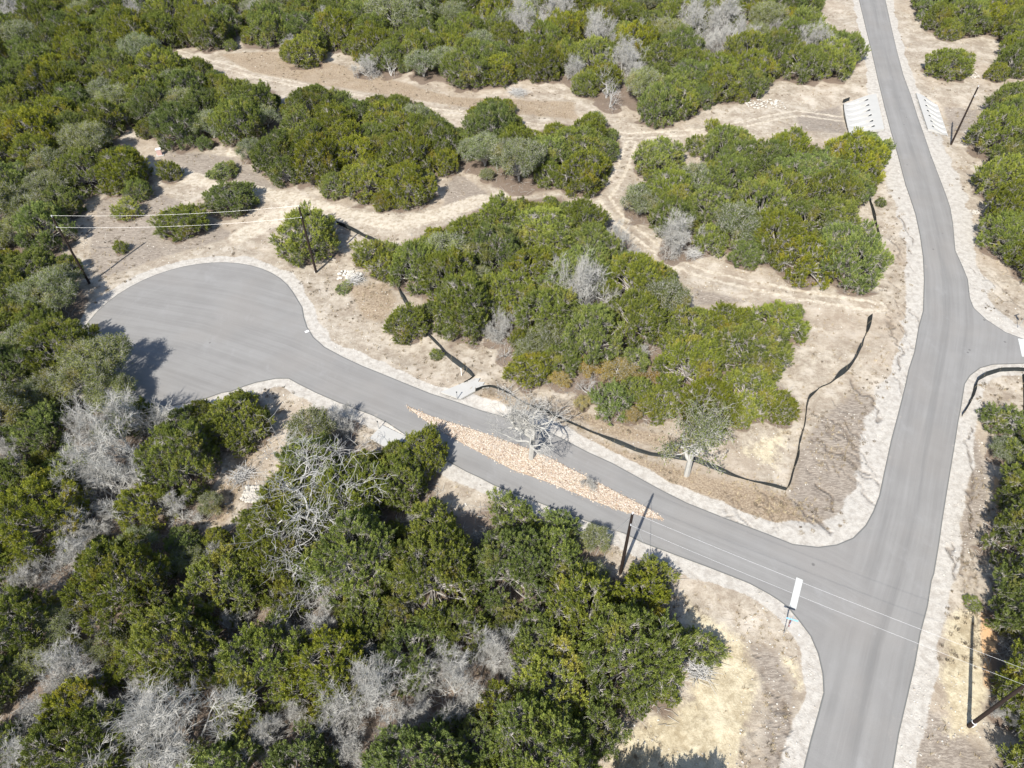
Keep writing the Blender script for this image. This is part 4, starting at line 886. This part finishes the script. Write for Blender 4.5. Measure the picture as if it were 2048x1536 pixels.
def stick(px, py, h, name, label, cat, mat, cap=M_DARK, lean=(0, 0)):
    x, y = G(px, py); e = empty(name, (x, y, hz(px, py))); tag(e, label, cat)
    b = MB(); b.box((lean[0] / 2, lean[1] / 2, h / 2), (.09, .03, h)); b.build('post', mat, e)
    b = MB(); b.box((lean[0] / 2, lean[1] / 2, h + .09), (.13, .05, .18)); b.build('reflector', cap, e)
stick(914.5, 798, 1.1, 'delineator_post', 'small grey delineator post beside the white driveway apron', 'post', M_STEEL)
stick(758, 858, 1.2, 'delineator_post', 'small delineator post by the pale apron below the lower lane', 'post', M_STEEL)
stick(923, 751, 1.1, 'marker_post', 'short white marker post beside the black silt fence bend', 'post', M_WPVC, M_WPVC)
x, y = G(320, 309); e = empty('utility_box', (x, y, hz(320, 309))); tag(e, 'small pinkish utility box standing at the upper left wood edge', 'box')
b = MB(); b.box((0, 0, .55), (.75, .55, 1.1), .3); b.build('cabinet', M_PINK, e)
b = MB(); b.box((0, 0, 1.135), (.85, .65, .07), .3); b.build('lid', M_WHITE, e)
b = MB(); b.box((0, 0, 0.06), (1.2, .95, .12), .3); b.build('base_slab', M_CONC, e)
x, y = G(614, 663); b = MB(); b.box((0, 0, .012), (.5, .35, .02), .6); b.box((.12, .1, .03), (.12, .1, .02), .2)
o = b.build('survey_plate', M_WHITE, loc=(x, y, 0.004)); tag(o, 'small white plate lying at the cul-de-sac neck edge', 'plate')
def pile(px, py, n, rad, smin, smax, name, label, cat='rock pile', asp=1.0, seed=1, kind=None):
    rs = np.random.RandomState(seed); c = G(px, py); P = c + np.clip(rs.normal(0, 1, (n, 2)), -1.5, 1.5) * np.array([rad * asp, rad]) * .5
    V, Fc, t = rocks(0, P, smin, smax, rs, height(P, roadsd(P)) + rs.rand(n) * .12); tag(link(name, mesh(name, V, Fc, M_STONE, {'tone': t * .4 + (.3 if kind or smin < .16 else .55)})), label, cat, None, kind)
pile(505, 988, 260, 1.2, .15, .5, 'stone_pile', 'white stone pile in the brown clearing left of the largest dead oak', seed=4)
pile(2030, 848, 120, .8, .2, .6, 'stone_pile', 'pale stone pile by the right edge beside a grey green bush', seed=5)
pile(1945, 150, 60, 1.4, .15, .45, 'stone_pile', 'scattered white stones below the lone round roadside juniper', seed=6)
pile(699, 548, 60, 1.1, .2, .6, 'stone_pile', 'flat white stones right of the second utility pole', asp=1.8, seed=7)
pile(1950, 425, 40, .7, .15, .4, 'stone_pile', 'little heap of white stones by the upper right edge wood', seed=8)
pile(1530, 208, 90, 2.2, .2, .6, 'stone_pile', 'broken white limestone along the end of the dirt track', asp=2.0, seed=9, kind='stuff')
def brush(px, py, rad, n, label, seed):
    rs = np.random.RandomState(seed); c = G(px, py); A = np.c_[c + rs.normal(0, rad * .4, (n, 2)), rs.uniform(0, .4, n)]; a = rs.uniform(0, 6.3, n); L = rs.uniform(.5, 1.6, n)
    B = A + np.c_[np.cos(a) * L, np.sin(a) * L, rs.uniform(-.1, .5, n)]; V, Fq = prisms(A, B, np.full(n, .03), np.full(n, .012), 4)
    tag(link('brush_pile', mesh('brush_pile', V, Fq, M_PALE)), label, 'brush pile')
brush(1035, 187, 1.9, 260, 'bleached brush pile on the dirt track verge below the top wood', 1)
brush(1397, 1340, 1.2, 170, 'pile of grey cut branches at the wood edge on the yellow bank', 2)
brush(482, 955, 1.2, 150, 'grey fallen branch spray beside the white stone pile', 3)
brush(1385, 510, 1.2, 150, 'grey fallen branches at the pale clearing edge below the grove', 4)
brush(712, 562, 1.0, 110, 'cut grey branches beside the low shrub right of the cul-de-sac', 5)
brush(1012, 790, .8, 60, 'pale broken branches lying against the black silt fence by the mound', 6)

# ------------------------------------------------------------------ silt fences
def silt(pts, h, label, seed, lean=.25):
    rs = np.random.RandomState(seed); q = GP(pts); P = [q[0]]
    for i in range(len(q) - 1):
        k = max(1, int(np.hypot(*(q[i + 1] - q[i])) / .45))
        for t in range(1, k + 1): P.append(q[i] + (q[i + 1] - q[i]) * t / k)
    P = np.array(P); n = len(P); d = np.gradient(P, axis=0); d /= np.linalg.norm(d, axis=1, keepdims=True) + 1e-9; nr = np.c_[-d[:, 1], d[:, 0]]
    P = P + nr * (np.cumsum(rs.normal(0, .03, n)) * .4 * np.sin(np.linspace(0, math.pi, n)))[:, None]
    z = height(P, roadsd(P)); hh = h * (0.80 + .35 * nz(P, 2.4, seed)) ; sagm = (nz(P, 3.0, seed + 1) - .5) * lean * 1.6
    rows = []
    for k, f in enumerate((0, .5, 1)):
        off = nr * (sagm * f + np.sin(f * 3.1) * .05)[:, None]; rows.append(np.c_[P + off, z - .05 + hh * f])
    th = np.c_[nr * .03, np.zeros(n)]
    V = np.vstack(rows + [r + th for r in rows]); m_ = n; F4 = []
    i = np.arange(n - 1)
    for a, b in ((0, 1), (1, 2)):
        F4.append(np.stack([a*m_+i, a*m_+i+1, b*m_+i+1, b*m_+i], 1)); F4.append(np.stack([(a+3)*m_+i, (b+3)*m_+i, (b+3)*m_+i+1, (a+3)*m_+i+1], 1))
    F4.append(np.stack([2*m_+i, 2*m_+i+1, 5*m_+i+1, 5*m_+i], 1))
    e = empty('silt_fence', (*P[0], 0)); o = Vector((*P[0], 0)); tag(e, label, 'silt fence', 'black silt fences')
    link('fabric', mesh('fabric', V - np.array([*P[0], 0]), F4, M_FAB), e)
    for j in range(0, n, 5):
        b = MB(); p = P[j] + nr[j] * .055 - P[0]; b.tube([(p[0], p[1], z[j] - .1), (p[0] + nr[j][0] * sagm[j], p[1] + nr[j][1] * sagm[j], z[j] + hh[j] + .12)], .022, 5); b.build('stake', M_STAKE, e)
silt([(674,446),(700,459),(720,469),(745,481),(765,492)], .8, 'short black silt fence behind the broad juniper above the cul-de-sac', 1)
silt([(792,560),(797,578),(802,592),(808,602),(830,636),(850,662),(862,674),(880,692),(892,709),(905,723),(925,738),(938,747),(946,754),(937,759),(926,764)], .52, 'black silt fence winding from the central grove down to the white driveway apron', 2, .5)
silt([(951,782),(965,776),(980,774),(990,777),(1005,785),(1025,794),(1060,811),(1100,827),(1125,839),(1160,854),(1190,867),(1220,881),(1245,891),(1270,901),(1300,909),(1345,913),(1390,922),(1420,935),(1470,953),(1510,964),(1540,971),(1573,979)], .55, 'long black silt fence along the verge above the upper lane', 3, .45)
silt([(1574,979),(1581,960),(1592,917),(1603,880),(1611,845),(1615,815),(1621,795),(1640,774),(1665,762),(1690,747),(1700,737),(1715,714),(1727,690),(1733,662),(1737,632)], .75, 'black silt fence climbing the pale slope from its lower corner toward the main road', 4, .5)
silt([(1739,400),(1745,430),(1753,455),(1758,480)], .75, 'short black silt fence right of the grove beside the main road', 5)
silt([(1925,833),(1935,812),(1942,797),(1949,773),(1957,762),(1975,752),(2000,744),(2030,742),(2090,745)], .75, 'curved black silt fence round the corner of the right hand side road', 6)
silt([(2044,750),(2047,790),(2048,830),(2050,870)], .6, 'faded silt fence running down the right edge from the curved one', 7)
silt([(1687,199),(1701,195)], .8, 'short black fabric strip at the outer corner of the left culvert end', 8)
silt([(1688,203),(1693,225),(1698,250),(1701,264)], .35, 'low black fabric edging along the toe of the left culvert end', 9)

# ------------------------------------------------------------------ concrete culvert ends
def culvert(name, corners, heads, drop, label, side, scl=0.40):
    """corners: road-side start, outer start, outer end, road-side end (photo px); heads: road-side tips of the pipes"""
    A, B, C, D = GP(corners); hd = GP(heads); o = A.copy(); nu, nv = 64, 110
    u = np.linspace(0, 1, nu); v = np.linspace(0, 1, nv); UU, VV = np.meshgrid(u, v); U, Vv = UU.ravel()[:, None], VV.ravel()[:, None]
    P = (A * (1 - U) + B * U) * (1 - Vv) + (D * (1 - U) + C * U) * Vv
    z = 0.0 - drop * sstep(0.18, 1.0, U[:, 0]); L = np.hypot(*(B - A))
    axis = unit((B - A) + (C - D)); per = np.array([-axis[1], axis[0]])
    for h_ in hd:
        q = P - h_; al = q @ axis; ac = np.abs(q @ per); w = scl * (1 + .0 * al); ln = np.clip(al / (L * .62), 0, 1)
        inn = (al > 0) & (ac < w); prof = np.sqrt(np.clip(1 - (ac / w) ** 2, 0, 1)); z = np.where(inn, z - prof * 0.75 * (1 - ln) ** 0.8 * np.minimum(1, al / .5), z)
    n = nu * nv; i = np.arange(n).reshape(nv, nu)
    F4 = np.stack([i[:-1, :-1], i[:-1, 1:], i[1:, 1:], i[1:, :-1]], -1).reshape(-1, 4)
    X = np.c_[P - o, z]; ring = np.concatenate([i[0, :], i[1:, -1], i[-1, -2::-1], i[-2:0:-1, 0]]); low = X[ring].copy(); low[:, 2] -= .45
    k = np.arange(len(ring)); k2 = (k + 1) % len(ring); F5 = np.stack([ring[k], n + k, n + k2, ring[k2]], 1)
    e = empty(name, (*o, 0.003)); tag(e, label, 'culvert')
    link('slab', mesh('slab', np.vstack([X, low]), [F4, F5], M_CONC, smooth=False), e)
    zc = lambda h_: -drop * float(sstep(.18, 1, np.array([.27]))[0])
    for h_ in hd:
        b = MB(); p = h_ - o; zz = zc(h_)
        b.tube([(p[0] + axis[0] * q_, p[1] + axis[1] * q_, zz + d_) for q_, d_ in ((.02, -.06), (.16, -.20), (.34, -.42), (.60, -.62), (.85, -.74))], [.08, .20, .24, .20, .08], 10); b.build('pipe_mouth_shade', M_DARK, e)  # solid dark plugs, shade of the pipe openings put into their colour
culvert('culvert_end', [(1753,187),(1689,199),(1701,262),(1769,258)], [(1737,197.5),(1739,208),(1741,218),(1744,228),(1747,239.5),(1750,250)], .75, 'white concrete culvert end with six pipe openings left of the main road', 1)
culvert('culvert_end', [(1832,185),(1878,202),(1900,265),(1856,258)], [(1848,198),(1851,209),(1854,219),(1857.5,229),(1861,240),(1864,250.5)], .65, 'white concrete culvert end with six pipe openings right of the main road', -1)
def apron(pts, label, name='driveway_apron', z=.02, th=.2):
    q = GP(pts); n = len(q); V = [(*p, z) for p in q] + [(*p, z - th) for p in q]
    me = bpy.data.meshes.new(name); me.from_pydata(V, [], [tuple(range(n)), tuple(range(2*n-1, n-1, -1))] + [(i, n + i, n + (i+1) % n, (i+1) % n) for i in range(n)])
    me.materials.append(M_CONC); tag(link(name, me), label, 'concrete apron')
apron([(881,784),(921,798),(950,782),(960,777),(978,774.5),(979,770.5),(965,769.5),(970,764.5),(956,763.5),(960,756.5),(950,756)], 'white concrete apron with zigzag end above the upper lane', z=.03)
apron([(764.5,850.5),(739,876),(790,905),(812,873)], 'pale concrete apron half hidden by junipers below the lower lane', z=.03)
print('script done')
